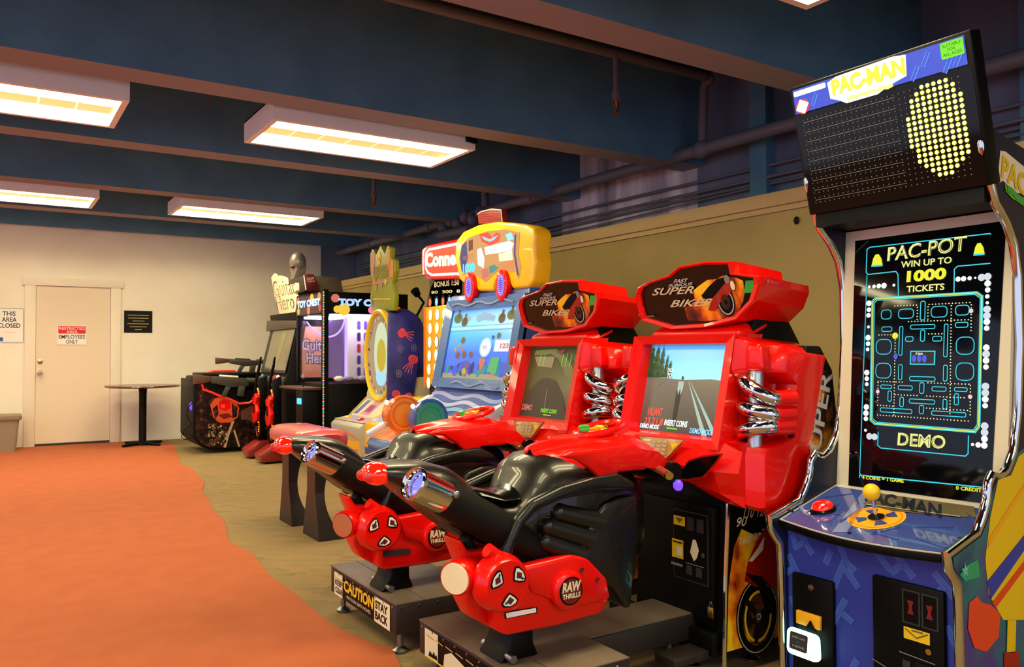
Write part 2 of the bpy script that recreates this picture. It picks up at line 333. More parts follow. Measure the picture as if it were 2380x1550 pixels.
p.rect(.03*w_, .58*h, .97*w_, .97*h, 'red_gloss'); p.text('RESTRICTED', .06*w_, .78*h, .88*w_, .15*h, 'white', 1, .01); p.text('AREA', .3*w_, .6*h, .4*w_, .15*h, 'cream', 1, .01)
p.text('EMPLOYEES', .05*w_, .31*h, .9*w_, .2*h, 'dgrey', 0, .01); p.text('ONLY', .3*w_, .06*h, .4*w_, .2*h, 'dgrey', 0, .01); p.build('lettering', t)
t, p, w_, h = onwall('wall_plaque', 288, 723, 354, 773, 'black_soft', 'small dark brown plaque with gold lettering right of the white door', 'plaque', FY-.001)
for k, (a, b_) in enumerate(((.12, .88), (.14, .86), (.3, .72), (.12, .88), (.2, .8), (.38, .62))):
    p.rect(a*w_, (.78-.13*k)*h, b_*w_, (.81-.13*k)*h, 'trim_tan')
p.build('lettering', t)
# trash can and round table
a = at(2, 0, 12, 1043)
t = thing('trash_can', 'beige plastic trash can beside the white door, cut by the left frame edge', 'trash can', (.19-.05, 11.45, 0))
def rr(cx, cy, w_, d_, z, r=.04, n=4):
    o = []
    for sx, sy, a0 in ((1, -1, -90), (1, 1, 0), (-1, 1, 90), (-1, -1, 180)):
        for k in range(n+1):
            t_ = math.radians(a0+90*k/n); o.append(V((cx+sx*(w_/2-r)+r*math.cos(t_), cy+sy*(d_/2-r)+r*math.sin(t_), z)))
    return o
one(lambda m: m.loft([rr(.14, 11.5, .34, .3, .0068), rr(.14, 11.5, .40, .36, .38), rr(.14, 11.5, .37, .33, .385), rr(.14, 11.5, .33, .29, .05)], 'bin'), 'bin_body', t)
one(lambda m: m.loft([rr(.14, 11.5, .43, .39, .38), rr(.14, 11.5, .45, .41, .40), rr(.14, 11.5, .45, .41, .435), rr(.14, 11.5, .40, .36, .44)], 'bin'), 'rim', t)
tx, ty = 1.68, 11.25
t = thing('round_table', 'round pedestal table with dark top standing right of the white door', 'table', (tx, ty, .007))
one(lambda m: m.lathe((tx, ty, .72), (0, 0, 1), [(.05, 0), (.3, .012), (.43, .02), (.445, .03), (.44, .045), (.41, .047)], 'tabletop', 40), 'tabletop', t)
one(lambda m: m.lathe((tx, ty, .05), (0, 0, 1), [(.045, 0), (.045, .6), (.05, .67)], 'black_soft', 20), 'pedestal', t)
def feet(m):
    m.lathe((tx, ty, .01), (0, 0, 1), [(.09, 0), (.09, .03), (.05, .05)], 'black_soft', 20)
    for k in range(4):
        q = math.radians(33+90*k); m.tube([(tx, ty, .035), (tx+.3*math.cos(q), ty+.3*math.sin(q), .022)], [.025, .015], 'black_soft', 8)
one(feet, 'base', t)
# fixtures
def fixture(x0, y0, label, z0=2.58, z1=2.72, deep=.02):
    x1, y1 = x0+1.41, y0+.66
    t = thing('ceiling_light', label, 'ceiling light', ((x0+x1)/2, (y0+y1)/2, z0), 'fluorescent ceiling lights between the beams')
    def hs(m):
        b = .035
        m.box((x0, y0, z0), (x1, y0+b, z1), 'white'); m.box((x0, y1-b, z0), (x1, y1, z1), 'white'); m.box((x0, y0+b, z0), (x0+b, y1-b, z1), 'white'); m.box((x1-b, y0+b, z0), (x1, y1-b, z1), 'white'); m.box((x0, y0, z1-.01), (x1, y1, z1), 'white')
    one(hs, 'housing', t)
    zz = z0+deep
    def ln(m):
        w_ = (y1-y0-.08); 
        m.add([(x0+.04, y0+.04, zz), (x1-.04, y0+.04, zz), (x1-.04, y0+.04+w_*.36, zz), (x0+.04, y0+.04+w_*.36, zz)], [[3, 2, 1, 0]], 'tube_lens')
        m.add([(x0+.04, y0+.04+w_*.64, zz), (x1-.04, y0+.04+w_*.64, zz), (x1-.04, y1-.04, zz), (x0+.04, y1-.04, zz)], [[3, 2, 1, 0]], 'tube_lens')
        k = 7; L = (x1-x0-.08)/k
        for i in range(k): 
            a = x0+.04+L*i; ya = y0+.04+w_*.36; yb = y0+.04+w_*.64
            m.add([(a, ya, zz), (a+L*.93, ya, zz), (a+L*.93, yb, zz), (a, yb, zz)], [[3, 2, 1, 0]], 'baffle'); m.add([(a+L*.93, ya, zz), (a+L, ya, zz), (a+L, yb, zz), (a+L*.93, yb, zz)], [[3, 2, 1, 0]], 'lens')
        m.nofix = True
    one(ln, 'lens', t)
    def rods(m):
        for x in (x0+.2, x1-.2): pass
    for x in (x0+.2, x1-.2): one(lambda m: m.tube([(x, (y0+y1)/2, z1), (x, (y0+y1)/2, CZ)], .008, 'gray_metal', 6), 'hanger', t)
    return t
fx = {(1.44, 4.87): 'long white ceiling light in the middle of the picture, black clip on its edge', (-.75, 4.95): 'large ceiling light at the upper left, cut by the frame',
      (1.54, 8.18): 'small far ceiling light above the gun game and the far wall', (-.56, 8.2): 'far ceiling light at the left frame edge, nearer the door',
      (1.42, 1.47): 'ceiling light whose corner peeks in at the top right of the picture'}
for (x, y), l in fx.items(): t = fixture(x, y, l)
for x, y, l in ((-2.95, 4.9, 'added ceiling light left of the picture, in line with the two large ones'), (-2.9, 8.2, 'added ceiling light left of the picture, in the far row'), (-.75, 1.47, 'added ceiling light above the viewer, left of the near row'), (-2.95, 1.47, 'added ceiling light above the viewer, leftmost of the near row'), (1.42, -1.9, 'added ceiling light behind the viewer, right'), (-.75, -1.9, 'added ceiling light behind the viewer, left')): fixture(x, y, l)  # unseen lights continuing the rows, added for the room's brightness
for x, y, l in ((1.5, 9.9, 'added ceiling light hidden behind the last beam, right of the door'), (-.7, 9.9, 'added ceiling light hidden behind the last beam, left of the door')):
    fixture(x, y, l, 2.92, 3.16, .2)  # added unseen to brighten the far wall; deep housings keep its top dim
cl = at(1, 4.86, 1085, 318)
one(lambda m: m.prism([at(1, 4.865, *q) for q in ((1082, 318), (1106, 324), (1106, 336), (1082, 329))], (0, -.025, 0), 'black'), 'clip', label='small black clip on the near edge of the long white ceiling light', cat='clip')
# pipes, conduits, sprinklers
pt = thing('water_pipe', 'thick grey water pipe along the right wall above the ledge', 'pipe', (4.5, 4, 2.69))
one(lambda m: m.tube([(4.5, y, 2.69) for y in (-4, 2, 6, 10, FY-.03)], .048, 'pipe_grey', 14), 'main_run', pt)
for y in (.9, 3.2, 6.6, 8.8, 10.6): one(lambda m: m.tube([(4.5, y-.05, 2.69), (4.5, y+.05, 2.69)], .062, 'pipe_grey', 14), 'coupling', pt)
one(lambda m: m.tube([(-6.4, 4.22, 3.2), (4.42, 4.22, 3.2), (4.5, 4.27, 3.2), (4.5, 4.3, 3.12), (4.5, 4.32, 2.69)], .035, 'pipe_grey', 12), 'branch_run', pt)
one(lambda m: m.ball((4.5, 4.32, 2.69), (.065, .09, .07), 'pipe_grey'), 'tee_joint', pt); one(lambda m: m.ball((4.5, 4.25, 3.2), .05, 'pipe_grey'), 'elbow', pt)
for q in range(7):
    y = 7.3+q*.17; one(lambda m: m.ball((4.45, y, 2.62+.05*(q % 2)), (.08, .06, .08), 'pipe_grey', 10, 6), 'clamp', pt)
one(lambda m: m.tube([(4.45, 7.4, 2.72), (4.45, 7.4, CZ)], .04, 'pipe_grey', 10), 'riser', pt)
one(lambda m: m.tube([(4.38, 7.6, 2.5), (4.38, 8.3, 2.52)], .05, 'pipe_grey', 10), 'lower_run', pt)
def drop(x, y, z0, z1, label, ret=True):
    t = thing('sprinkler', label, 'sprinkler', (x, y, z0-.1), 'ceiling sprinklers')
    one(lambda m: m.tube([(x, y, z0), (x, y, z1)], .022, 'pipe_grey', 10) or m.tube([(x, y, z0-.02), (x, y, z0+.03)], .032, 'pipe_grey', 10), 'drop_pipe', t)
    def hd(m):
        m.lathe((x, y, z0-.08), (0, 0, 1), [(.004, 0), (.012, .02), (.02, .06), (.02, .075)], 'sprk', 10)
        for s in (-1, 1): m.tube([(x+s*.018, y, z0-.02), (x+s*.022, y, z0-.06), (x+s*.006, y, z0-.1)], .004, 'sprk', 6)
        m.lathe((x, y, z0-.108), (0, 0, 1), [(.03, 0), (.03, .004)], 'sprk', 12)
    one(hd, 'head', t)
mat('sprk', 'a4532a', .4, .7)
drop(3.58, 4.22, 2.9, 3.164, 'sprinkler on a grey drop pipe in front of the big beam')
a = at(1, 7.7, 869, 455); drop(a.x, 7.7, a.z, CZ, 'far sprinkler on a thin drop in front of the third beam')
one(lambda m: m.tube([at(1, 5.9, 487, 196), at(1, 5.9, 485, 252)], .006, 'pipe_grey', 6), 'ceiling_hook', label='thin wire hanging between the two large ceiling lights', cat='wire')
for k, (z, x, l) in enumerate(((2.52, 4.74, 'uppermost thin conduit on the upper right wall'), (2.43, 4.72, 'second thin conduit from the top on the upper right wall'), (2.40, 4.76, 'third thin conduit from the top on the upper right wall'), (2.36, 4.74, 'fourth thin conduit on the upper right wall'), (2.31, 4.76, 'lowest thin conduit on the upper right wall'))):
    pts = [(x, y, z+.02*math.sin(y*1.3+k)*(1 if k > 2 else .2)) for y in [-4+.5*i for i in range(32)]]
    one(lambda m: m.tube(pts, .012 if k < 3 else .008, 'pipe_grey', 8), 'conduit', label=l, cat='conduit', group='conduits along the upper right wall')
one(lambda m: m.ball((WX-.01, 3.25, 1.98), (.012, .02, .025), 'black_soft', 8, 6), 'wall_hole', label='small dark hook on the olive wall under the ledge', cat='hole')  # dark bump standing for a hole mark in the wall
# ------------------------------------------------------------------ motorbike racing machines
def bike(k, dy, label):
    global OFF
    OFF = V((0, dy, 0)); far = k == 1
    def Y(c, pts): return [at(1, c, x, y) for x, y in pts]       # outline on a plane facing the viewer's side
    t = thing('motorbike_arcade_game', label, 'arcade game', (1.9, 2.3, 0), 'motorbike racing games')
    # platform
    x0, x1, y0, y1 = 1.33, 1.72, 1.98, 2.68
    p = one(lambda m: m.box((x0, y0, .085), (x1, y1, .2), 'deckside', .004) or m.box((x1, 2.2, .1), (2.27, 2.43, .19), 'deckside', .004), 'platform', t)
    one(lambda m: m.box((x0-.002, y0, .2), (x0+.12, y1, .204), 'deck') or m.box((x0+.124, y0, .2), (x1, y1, .204), 'deck') or m.box((x1, 2.21, .19), (2.26, 2.42, .194), 'deck'), 'tread_plate', p)
    def bolts(m):
        for i in range(9): m.lathe((x0-.002, y0+.03+i*.08, .185), (-1, 0, 0), [(.005, 0), (.004, .003)], 'metal', 6)
        for i in range(5): m.lathe((x0+.02+i*.08, y0-.001, .185), (0, -1, 0), [(.005, 0), (.004, .003)], 'metal', 6)
    one(bolts, 'rivets', p)
    for fx_, fy in ((x0+.04, y0+.05), (x0+.04, y1-.05), (x1-.05, y0+.05), (x1-.05, y1-.05), (2.2, 2.3)):
        one(lambda m: m.lathe((fx_, fy, 0), (0, 0, 1), [(.03, .002), (.032, .012), (.012, .025), (.01, .1)], 'gray_metal', 14), 'leveling_foot', p)
    L = Pan((x0-.001, y1-.05, .088), XM, UZ); lw = .6; lh = .1
    L.rect(0, 0, lw, lh, 'black'); L.rect(0, 0, .10, lh, 'cream', 1); L.rect(lw-.15, 0, lw, lh, 'cream', 1)
    if far:
        L.text('CAUTION', .115, .04, .32, .05, 'yellow', 1, .04, .1); L.text('MOTION SEAT MOVES', .15, .014, .26, .014, 'cream', 1)
        L.text('KEEP', .015, .045, .08, .025, 'black', 2, .02); L.text('CLEAR', .015, .012, .085, .025, 'black', 2, .02); L.text('STAY', lw-.14, .054, .12, .034, 'black', 2, .03); L.text('BACK', lw-.14, .012, .12, .034, 'black', 2, .03)
    else:
        L.poly([(.03, .01), (.1, .012), (.09, .03), (.08, .022), (.07, .035), (.06, .02), (.04, .03)], 'black', 2); L.poly([(.14, .0), (.5, 0), (.5, .05), (.44, .06), (.3, .05), (.2, .07), (.15, .05)], 'cream', 2); L.line([(.02, .004), (.48, .008)], .006, 'yellow', 3)
    for i in range(7): L.line([(.02+.07*i, .08), (.07+.07*i, .076)], .004, 'trim_tan', 3)
    L.build('warning_label', p)
    # pivot and engine cover
    one(lambda m: m.prism([(1.345, 2.15, .205), (1.49, 2.15, .205), (1.47, 2.15, .25), (1.47, 2.15, .32), (1.40, 2.15, .32), (1.38, 2.15, .25)], (0, .14, 0), 'black', .008) or m.tube([(1.375, 2.12, .222), (1.375, 2.30, .222)], .013, 'gray_metal', 10), 'pivot_mount', t)
    base = one(lambda m: m.prism(Y(2.10, [(1160, 1400), (1160, 1335), (1210, 1318), (1330, 1311), (1372, 1338), (1390, 1362), (1421, 1393), (1400, 1428), (1300, 1456), (1180, 1480), (1163, 1470)]), (0, .26, 0), 'red_gloss', .022, 3), 'engine_cover', t)
    one(lambda m: m.prism(Y(2.085, [(1215, 1318), (1330, 1290), (1365, 1295), (1412, 1345), (1421, 1392), (1340, 1412), (1240, 1380)]), (0, .05, 0), 'red_gloss', .012, 3), 'side_arm', base)
    one(lambda m: m.prism(Y(2.17, [(1062, 1256), (1074, 1254), (1090, 1283), (1150, 1276), (1172, 1300), (1180, 1340), (1130, 1400), (1165, 1450), (1160, 1470), (1105, 1440), (1085, 1400), (1090, 1330)]), (0, .1, 0), 'red_gloss', .014, 3), 'bracket', base)
    one(lambda m: m.tube(Y(2.09, [(1132, 1278), (1162, 1298)]), [.022, .02], 'red_gloss', 14) or m.ball(at(1, 2.09, 1164, 1299), .021, 'red_gloss', 12, 8), 'bracket_cap', base)
    one(lambda m: m.prism(Y(2.2, [(1080, 1262), (1100, 1300), (1112, 1330), (1120, 1290), (1095, 1240)]), (0, .05, 0), 'black', .005), 'linkage', t)
    c = at(1, 2.04, 1179, 1360)
    disc = one(lambda m: m.lathe((c.x, 2.10, c.z), (0, -1, 0), [(.088, 0), (.087, .03), (.08, .042), (.079, .058), (.072, .066), (.002, .067)], 'red_gloss', 36), 'round_cover', base)
    q = Pan((c.x, 2.10-.067, c.z), (1, 0, 0), UZ)
    for a in (150, 35, 275):
        a = math.radians(a); ux, uy = math.cos(a), math.sin(a); vx, vy = -uy, ux
        f = lambda s, w_: ((ux*s+vx*w_)*.9, (uy*s+vy*w_)*.9)
        q = Pan((c.x, 2.10-.067, c.z), (1, 0, 0), UZ)
        q.poly([f(.022, 0), f(.036, -.02), f(.054, -.034), f(.066, -.026), f(.071, .0), f(.066, .026), f(.054, .034), f(.036, .02)], 'black', 0); q.poly([f(.028, 0), f(.04, -.015), f(.054, -.027), f(.062, -.02), f(.067, 0), f(.062, .02), f(.054, .027), f(.04, .015)], 'white', 1); q.poly([f(.036, 0), f(.05, -.014), f(.062, .0), f(.05, .016)], 'red_dark', 2); q.poly([f(.05, -.02), f(.058, -.022), f(.05, .006), f(.045, .0)], 'dgrey', 3)
        q.build('cover_sticker', disc)
    c = at(1, 2.07, 1324, 1372)
    d2 = one(lambda m: m.lathe((c.x, 2.09, c.z), (0, -1, 0), [(.062, 0), (.06, .018), (.05, .026), (.002, .027)], 'red_gloss', 30), 'logo_boss', base)
    q = Pan((c.x, 2.09-.027, c.z), (1, 0, 0), UZ); q.ell(0, 0, .045, .045, 'black'); q.ell(0, 0, .04, .04, 'red_dark', 1)
    q.text('RAW', -.036, -.002, .07, .032, 'cream', 2, .05, .1); q.text('THRILLS', -.036, -.022, .07, .016, 'cream', 2, .04, .1); q.build('maker_logo', d2)
    q = Pan((0, 2.10-.0005, 0), (1, 0, 0), UZ); q.pq([(1171, 1421), (1247, 1410), (1248, 1424), (1173, 1438)], 'black', 1); q.pq([(1174, 1424), (1244, 1412), (1245, 1422), (1176, 1436)], 'white', 2); q.build('white_sticker', base) if not far else (q.pq([(1171, 1421), (1247, 1410), (1248, 1424), (1173, 1438)], 'dgrey', 3), q.build('worn_sticker', base))
    def holes(m):
        for x, y in ((1352, 1325), (1388, 1347)): c_ = at(1, 2.085, x, y); m.lathe((c_.x, c_.y, c_.z), (0, -1, 0), [(.009, 0), (.009, .004), (.004, .002)], 'red_dark', 10)
    one(holes, 'bolt_recess', base)
    hb = at(1, 2.13, 1057, 1345); a_ = V((-.84, -.5, -.05)).normalized()
    hub = one(lambda m: m.lathe(hb-a_*.15, a_, [(.035, 0), (.04, .05), (.05, .1), (.054, .142), (.05, .15), (.046, .146)], 'red_gloss', 28), 'hub', base)
    one(lambda m: m.lathe(hb-a_*.003, a_, [(.047, 0), (.046, .006), (.001, .007)], 'cream' if not far else 'chrome', 28), 'hub_disc', hub)
    # seat body
    secs = [  # x, top z, bottom z, half width
        (.975, .812, .800, .03), (1.0, .826, .790, .07), (1.04, .832, .765, .11), (1.10, .834, .715, .135), (1.16, .828, .668, .145), (1.22, .81, .62, .145), (1.27, .775, .585, .14), (1.32, .718, .56, .135),
        (1.37, .692, .54, .13), (1.44, .684, .52, .13), (1.47, .705, .50, .135), (1.50, .765, .49, .155), (1.53, .805, .48, .18), (1.58, .828, .47, .20), (1.66, .832, .46, .205), (1.78, .82, .45, .2), (1.9, .78, .42, .18), (1.96, .74, .42, .15)]
    rings = []
    for x, zt, zb, hw in secs:
        r = []; N = 22
        for i in range(N):
            a = 2*math.pi*i/N; cy, sz = math.cos(a), math.sin(a); e = .62
            r.append(V((x, 2.32+hw*math.copysign(abs(cy)**e, cy), (zt+zb)/2+(zt-zb)/2*math.copysign(abs(sz)**.75, sz)*(1 if sz > 0 else 1-.0*abs(cy)))))
        rings.append(r)
    body = one(lambda m: m.loft(rings, 'black_vinyl'), 'seat_body', t)
    one(lambda m: m.loft([[V((x, 2.32+hw*math.cos(a), z+.02*math.sin(a))) for a in [math.pi*2*i/16 for i in range(16)]] for x, z, hw in ((1.30, .722, .06), (1.34, .712, .10), (1.40, .695, .115), (1.46, .694, .11), (1.49, .712, .05))], 'black_gloss'), 'seat_pad', body)
    # tail light
    one(lambda m: m.ball((1.0, 2.31, .803), (.042, .07, .036), 'taillamp', 16, 10), 'tail_light', body)
    for yy in (2.285, 2.345): one(lambda m: m.ball((.972, yy, .796), (.022, .018, .018), 'g_redlamp', 10, 8), 'bulb', body)
    # exhaust
    p0 = at(1, 2.15, 963, 1124); p1 = at(1, 2.17, 1035, 1158); p2 = at(1, 2.17, 1180, 1240); p3 = at(1, 2.18, 1290, 1300)
    ax = (p0-p1).normalized()
    def sleeve(m): m.tube([p1, (p1+p2)*.5, p2, p3], [.054, .057, .058, .04], 'black_soft', 22)
    sl = one(sleeve, 'exhaust_sleeve', t)
    L_ = (p0-p1).length
    one(lambda m: m.lathe(p1-ax*.01, ax, [(.049, 0), (.049, L_), (.051, L_+.012), (.047, L_+.02), (.04, L_+.012), (.038, L_-.02), (.002, L_-.03)], 'chrome', 30), 'exhaust_tip', sl)
    one(lambda m: m.lathe(p1+ax*(L_-.022), ax, [(.034, 0), (.02, .004), (.001, .006)], 'g_bluepipe', 20), 'exhaust_lamp', sl)
    one(lambda m: m.ball(at(1, 2.115, 1062, 1150), (.012, .006, .012), 'gray_metal', 10, 6), 'screw', sl)
    # side fairings
    wf = Y(2.09, [(1193, 1300), (1200, 1262), (1217, 1226), (1250, 1188), (1310, 1161), (1400, 1143), (1478, 1141), (1480, 1122), (1440, 1100), (1380, 1110), (1310, 1130), (1240, 1165), (1205, 1205), (1190, 1240), (1172, 1290)])
    for yy in (2.09, 2.51): one(lambda m: m.prism([V((p_.x, yy, p_.z)) for p_ in wf], (0, .04, 0), 'black_vinyl', .014, 3), 'wing_fairing', t)
    pf = Y(2.10, [(1405, 1172), (1380, 1205), (1350, 1262), (1343, 1300), (1365, 1335), (1425, 1368), (1452, 1412), (1468, 1418), (1480, 1330), (1486, 1240), (1484, 1150), (1440, 1155)])
    one(lambda m: m.prism(pf, (0, .42, 0), 'black_vinyl', .02, 3), 'front_fairing', t)
    pf = Y(2.16, [(1190, 1290), (1220, 1240), (1260, 1195), (1330, 1168), (1420, 1160), (1400, 1200), (1360, 1260), (1350, 1320), (1300, 1330), (1200, 1335)])
    one(lambda m: m.prism(pf, (0, .32, 0), 'black_soft', .012), 'inner_fairing', t)
    for i, (a, b_) in enumerate((((1298, 1190), (1395, 1212)), ((1272, 1222), (1370, 1252)), ((1266, 1258), (1352, 1290)))):
        one(lambda m: m.tube([at(1, 2.14, *a), at(1, 2.125, *b_)], [.033, .039], 'black_vinyl', 18) or m.ball(at(1, 2.14, *a), .033, 'black_vinyl', 14, 8), 'fairing_rib', t)
    # dash
    ds = [(1.565, .842, .05, .01), (1.60, .852, .11, .02), (1.66, .862, .155, .03), (1.74, .868, .175, .04), (1.80, .876, .185, .05), (1.88, .885, .2, .06), (1.96, .868, .215, .06), (2.03, .82, .2, .05), (2.06, .79, .15, .02)]
    rg = []
    for x, z, hw, th in ds:
        top = [V((x, 2.31-hw*c_, z-.045*abs(c_)**2.2+(.006*math.cos(9*c_) if x < 1.7 else 0))) for c_ in [-1+i/8 for i in range(17)]]
        rg.append(top+[p_-V((0, 0, th)) for p_ in top[::-1]])
    dash = one(lambda m: m.loft(rg, 'red_gloss'), 'dash_cover', t)
    fa = Y(2.105, [(1300, 1062), (1340, 1068), (1372, 1088), (1396, 1112), (1415, 1137), (1434, 1128), (1438, 1098), (1505, 1092), (1508, 1058), (1480, 1030), (1400, 1042), (1330, 1048)])
    for yy in (2.105, 2.485): one(lambda m: m.prism([V((p_.x if yy < 2.3 else max(p_.x, 1.78), yy, p_.z)) for p_ in fa if yy < 2.3 or p_.x > 1.7], (0, .03, 0), 'red_gloss', .01, 3), 'dash_side', dash)
    def gaugering(m):
        m.tube([(1.86+.075*math.cos(a)*1.2, 2.30+.075*math.sin(a), .893+.02*math.cos(a)) for a in [math.pi*2*i/24 for i in range(24)]], .012, 'red_gloss', 8, True)
    one(gaugering, 'button_bezel', dash)
    for x, y, r, mm in ((1.84, 2.36, .021, 'green'), (1.87, 2.31, .019, 'yellow'), (1.82, 2.27, .02, 'orange'), (1.91, 2.33, .014, 'brass')):
        one(lambda m: m.lathe((x, y, .882), (-.1, 0, 1), [(r*1.2, 0), (r*1.2, .008), (r, .01), (r, .018), (r*.6, .022), (.001, .023)], mm, 16), 'button', dash)
    hd = one(lambda m: m.tube(bez((1.99, 2.2, .77), (1.97, 2.12, .765), (1.95, 2.06, .76), (1.93, 2.02, .755)), .014, 'handle_red', 12) or m.tube(bez((1.99, 2.4, .77), (1.97, 2.48, .765), (1.95, 2.54, .76), (1.93, 2.58, .755)), .014, 'handle_red', 12), 'handlebar', t)
    one(lambda m: m.tube([(1.931, 2.022, .7553), (1.926, 2.008, .754)], .0145, 'brass', 12), 'bar_end', hd)
    one(lambda m: m.tube([(2.02, 2.08, .75), (2.02, 2.52, .75)], .035, 'black', 12), 'handlebar_mount', t)
    one(lambda m: m.ball((2.03, 2.075, .705), (.016, .02, .02), 'g_purple', 10, 8), 'purple_lamp', t)
    # cabinet
    cab = one(lambda m: m.prism([(2.24, 2.06, .07), (2.27, 2.06, .62), (2.36, 2.06, 1.0), (2.42, 2.06, 1.36), (2.58, 2.06, 1.33), (2.70, 2.06, 1.17), (2.85, 2.06, .7), (2.9, 2.06, .07)], (0, .48, 0), 'black', .006), 'cabinet', t)
    def sideart():
        q = Pan((2.24, 2.06, 0), (1, 0, 0), UZ)
        q.poly([(.005, .075), (.035, .62), (.6, .65), (.6, .075)], 'black'); q.poly([(.008, .09), (.02, .33), (.05, .46), (.09, .52), (.16, .49), (.25, .5), (.6, .42), (.6, .09)], 'flame', 1)
        for s, x, y, hh in (('90', .055, .53, .035), ('110', .095, .555, .045), ('120', .17, .555, .045), ('160', .075, .465, .028), ('180', .13, .47, .028), ('200', .19, .48, .028)): q.text(s, x, y, .055, hh, 'cream', 3, .01, .35)
        for i in range(6): q.line([(.05+.05*i, .61), (.05+.05*i, .635)], .005, 'cream', 3)
        q.ell(.17, .19, .115, .14, 'black', 3, 32); q.ring(.17, .19, .108, .132, .004, 'lgrey', 4, 32); q.ell(.17, .19, .082, .105, 'flame_small', 4, 28); q.ring(.17, .19, .07, .09, .01, 'yellow', 5, 24)
        for a in (20, 140, 260): a = math.radians(a); q.line([(.17, .19), (.17+.08*math.cos(a), .19+.1*math.sin(a))], .022, 'black_soft', 6)
        q.ell(.17, .19, .02, .025, 'dgrey', 7); q.ring(.17, .19, .008, .01, .003, 'cream', 8)
        q.poly([(.1, .33), (.12, .4), (.17, .47), (.24, .53), (.4, .58), (.4, .3), (.26, .28), (.16, .3)], 'red_deep', 4); q.poly([(.12, .4), (.17, .44), (.21, .48), (.2, .43), (.14, .395)], 'cream', 5); q.poly([(.1, .36), (.2, .33), (.27, .2), (.22, .18), (.17, .3)], 'black_soft', 5)
        return q
    sideart().build('side_artwork', cab); one(lambda m: m.tube([(2.235, 2.06, .03), (2.245, 2.06, .35), (2.262, 2.06, .62)], .009, 'chrome', 8), 'edge_trim', cab)
    F = Pan((2.24, 2.54, .07), XM, (.03, 0, .55))
    def door(m):
        m.box((2.225, 2.10, .17), (2.27, 2.50, .6), 'black', .004)
    dr_ = one(door, 'coin_door', cab)
    q = Pan((2.2245, 2.5, .17), XM, UZ)
    q.rect(.2, .14, .38, .40, 'dgrey'); q.rect(.205, .145, .375, .395, 'black', 1)
    q.rect(.205, .34, .265, .375, 'yellow', 2); q.poly([(.215, .368), (.255, .368), (.235, .35)], 'olive_', 3); q.rect(.275, .33, .31, .38, 'dgrey', 2); q.rect(.325, .33, .36, .38, 'dgrey', 2); q.text('o', .285, .335, .015, .015, 'red_dark', 3); q.text('o', .335, .335, .015, .015, 'red_dark', 3)
    q.rect(.195, .215, .255, .285, 'yellow', 2); q.rect(.22, .225, .25, .26, 'cream', 3); q.line([(.2, .275), (.25, .275)], .005, 'black', 3)
    q.poly([(.29, .25), (.305, .3), (.32, .3), (.335, .265), (.325, .235), (.31, .22)], 'cream', 2); q.ell(.355, .25, .009, .009, 'metal', 2); q.rect(.19, .185, .25, .195, 'grey', 2); q.rect(.27, .165, .3, .2, 'dgrey', 2); q.rect(.32, .165, .35, .2, 'dgrey', 2); q.line([(.27, .207), (.36, .207)], .003, 'grey', 3)
    q.build('coin_slots', dr_)
    one(lambda m: m.box((2.22, 2.10, .2), (2.235, 2.125, .24), 'brass', .003) or m.tube(bez((2.227, 2.106, .24), (2.227, 2.106, .265), (2.227, 2.119, .265), (2.227, 2.119, .24), 8), .003, 'metal', 6), 'padlock', cab)
    one(lambda m: m.box((2.20, 2.08, .07), (2.24, 2.66, .15), 'black', .004), 'kick_plate', cab)
    one(lambda m: m.box((2.03, 2.1, .06), (2.22, 2.2, .09), 'deckside', .003), 'foot_bar', cab)
    one(lambda m: m.lathe((2.22, 2.2, 0), (0, 0, 1), [(.03, .002), (.03, .01), (.01, .025), (.009, .07)], 'metal', 14), 'leveling_foot', cab)
    for yy in (2.12, 2.48):
        for xx in (2.45, 2.85): one(lambda m: m.lathe((xx, yy, 0), (0, 0, 1), [(.03, .002), (.03, .01), (.01, .025), (.009, .07)], 'metal', 14), 'leveling_foot', cab)
    # upper side panel with the title running up it
    up = one(lambda m: m.prism([(2.44, 1.91, .62), (2.43, 1.91, .9), (2.52, 1.91, 1.19), (2.60, 1.91, 1.19), (2.67, 1.91, 1.1), (2.72, 1.91, .75), (2.66, 1.91, .6)], (0, .81, 0), 'black', .008), 'rear_housing', cab)
    q = Pan((2.44, 1.91, .6), (1, 0, 0), UZ)
    q.poly([(.08, .12), (.10, .3), (.16, .5), (.2, .5), (.24, .3), (.26, .16)], 'flame_small'); q.text('SUPER', .13, .14, .36, .07, 'lgrey', 2, .02, 0, ((.26, .965), (-.965, .26))); q.text('FAST FURIOUS', .075, .16, .2, .03, 'lgrey', 2, .02, 0, ((.26, .965), (-.965, .26))); q.build('side_title', up)
    # red housing: bezel, wings, chin, header
    s0 = V((2.238, 2.565, .845)); sv = V((.085, 0, .375)).normalized()
    def fr(y, s_, d_=0): return V((2.238, y, .845))+sv*s_+V((d_, 0, 0))
    SW = .46
    yl, yr = 2.60, 2.05; z1 = .40
    def bez_(m):
        ring_o = [(yl, -.03), (yr, -.03), (yr-.0, z1), (yl, z1)]; ring_i = [(2.555, 0), (2.10, 0), (2.10, .365), (2.555, .365)]
        A = [fr(a, b_, -.03) for a, b_ in ring_o]; B = [fr(a, b_, -.015) for a, b_ in ring_i]; Cc = [fr(a, b_, .035) for a, b_ in [(2.545, .008), (2.108, .008), (2.108, .357), (2.545, .357)]]; D = [fr(a, b_, .12) for a, b_ in ring_o]
        m.loft([D, A, B, Cc], 'red_gloss', cap=False, smooth=False)
    hs = one(bez_, 'screen_bezel', t)
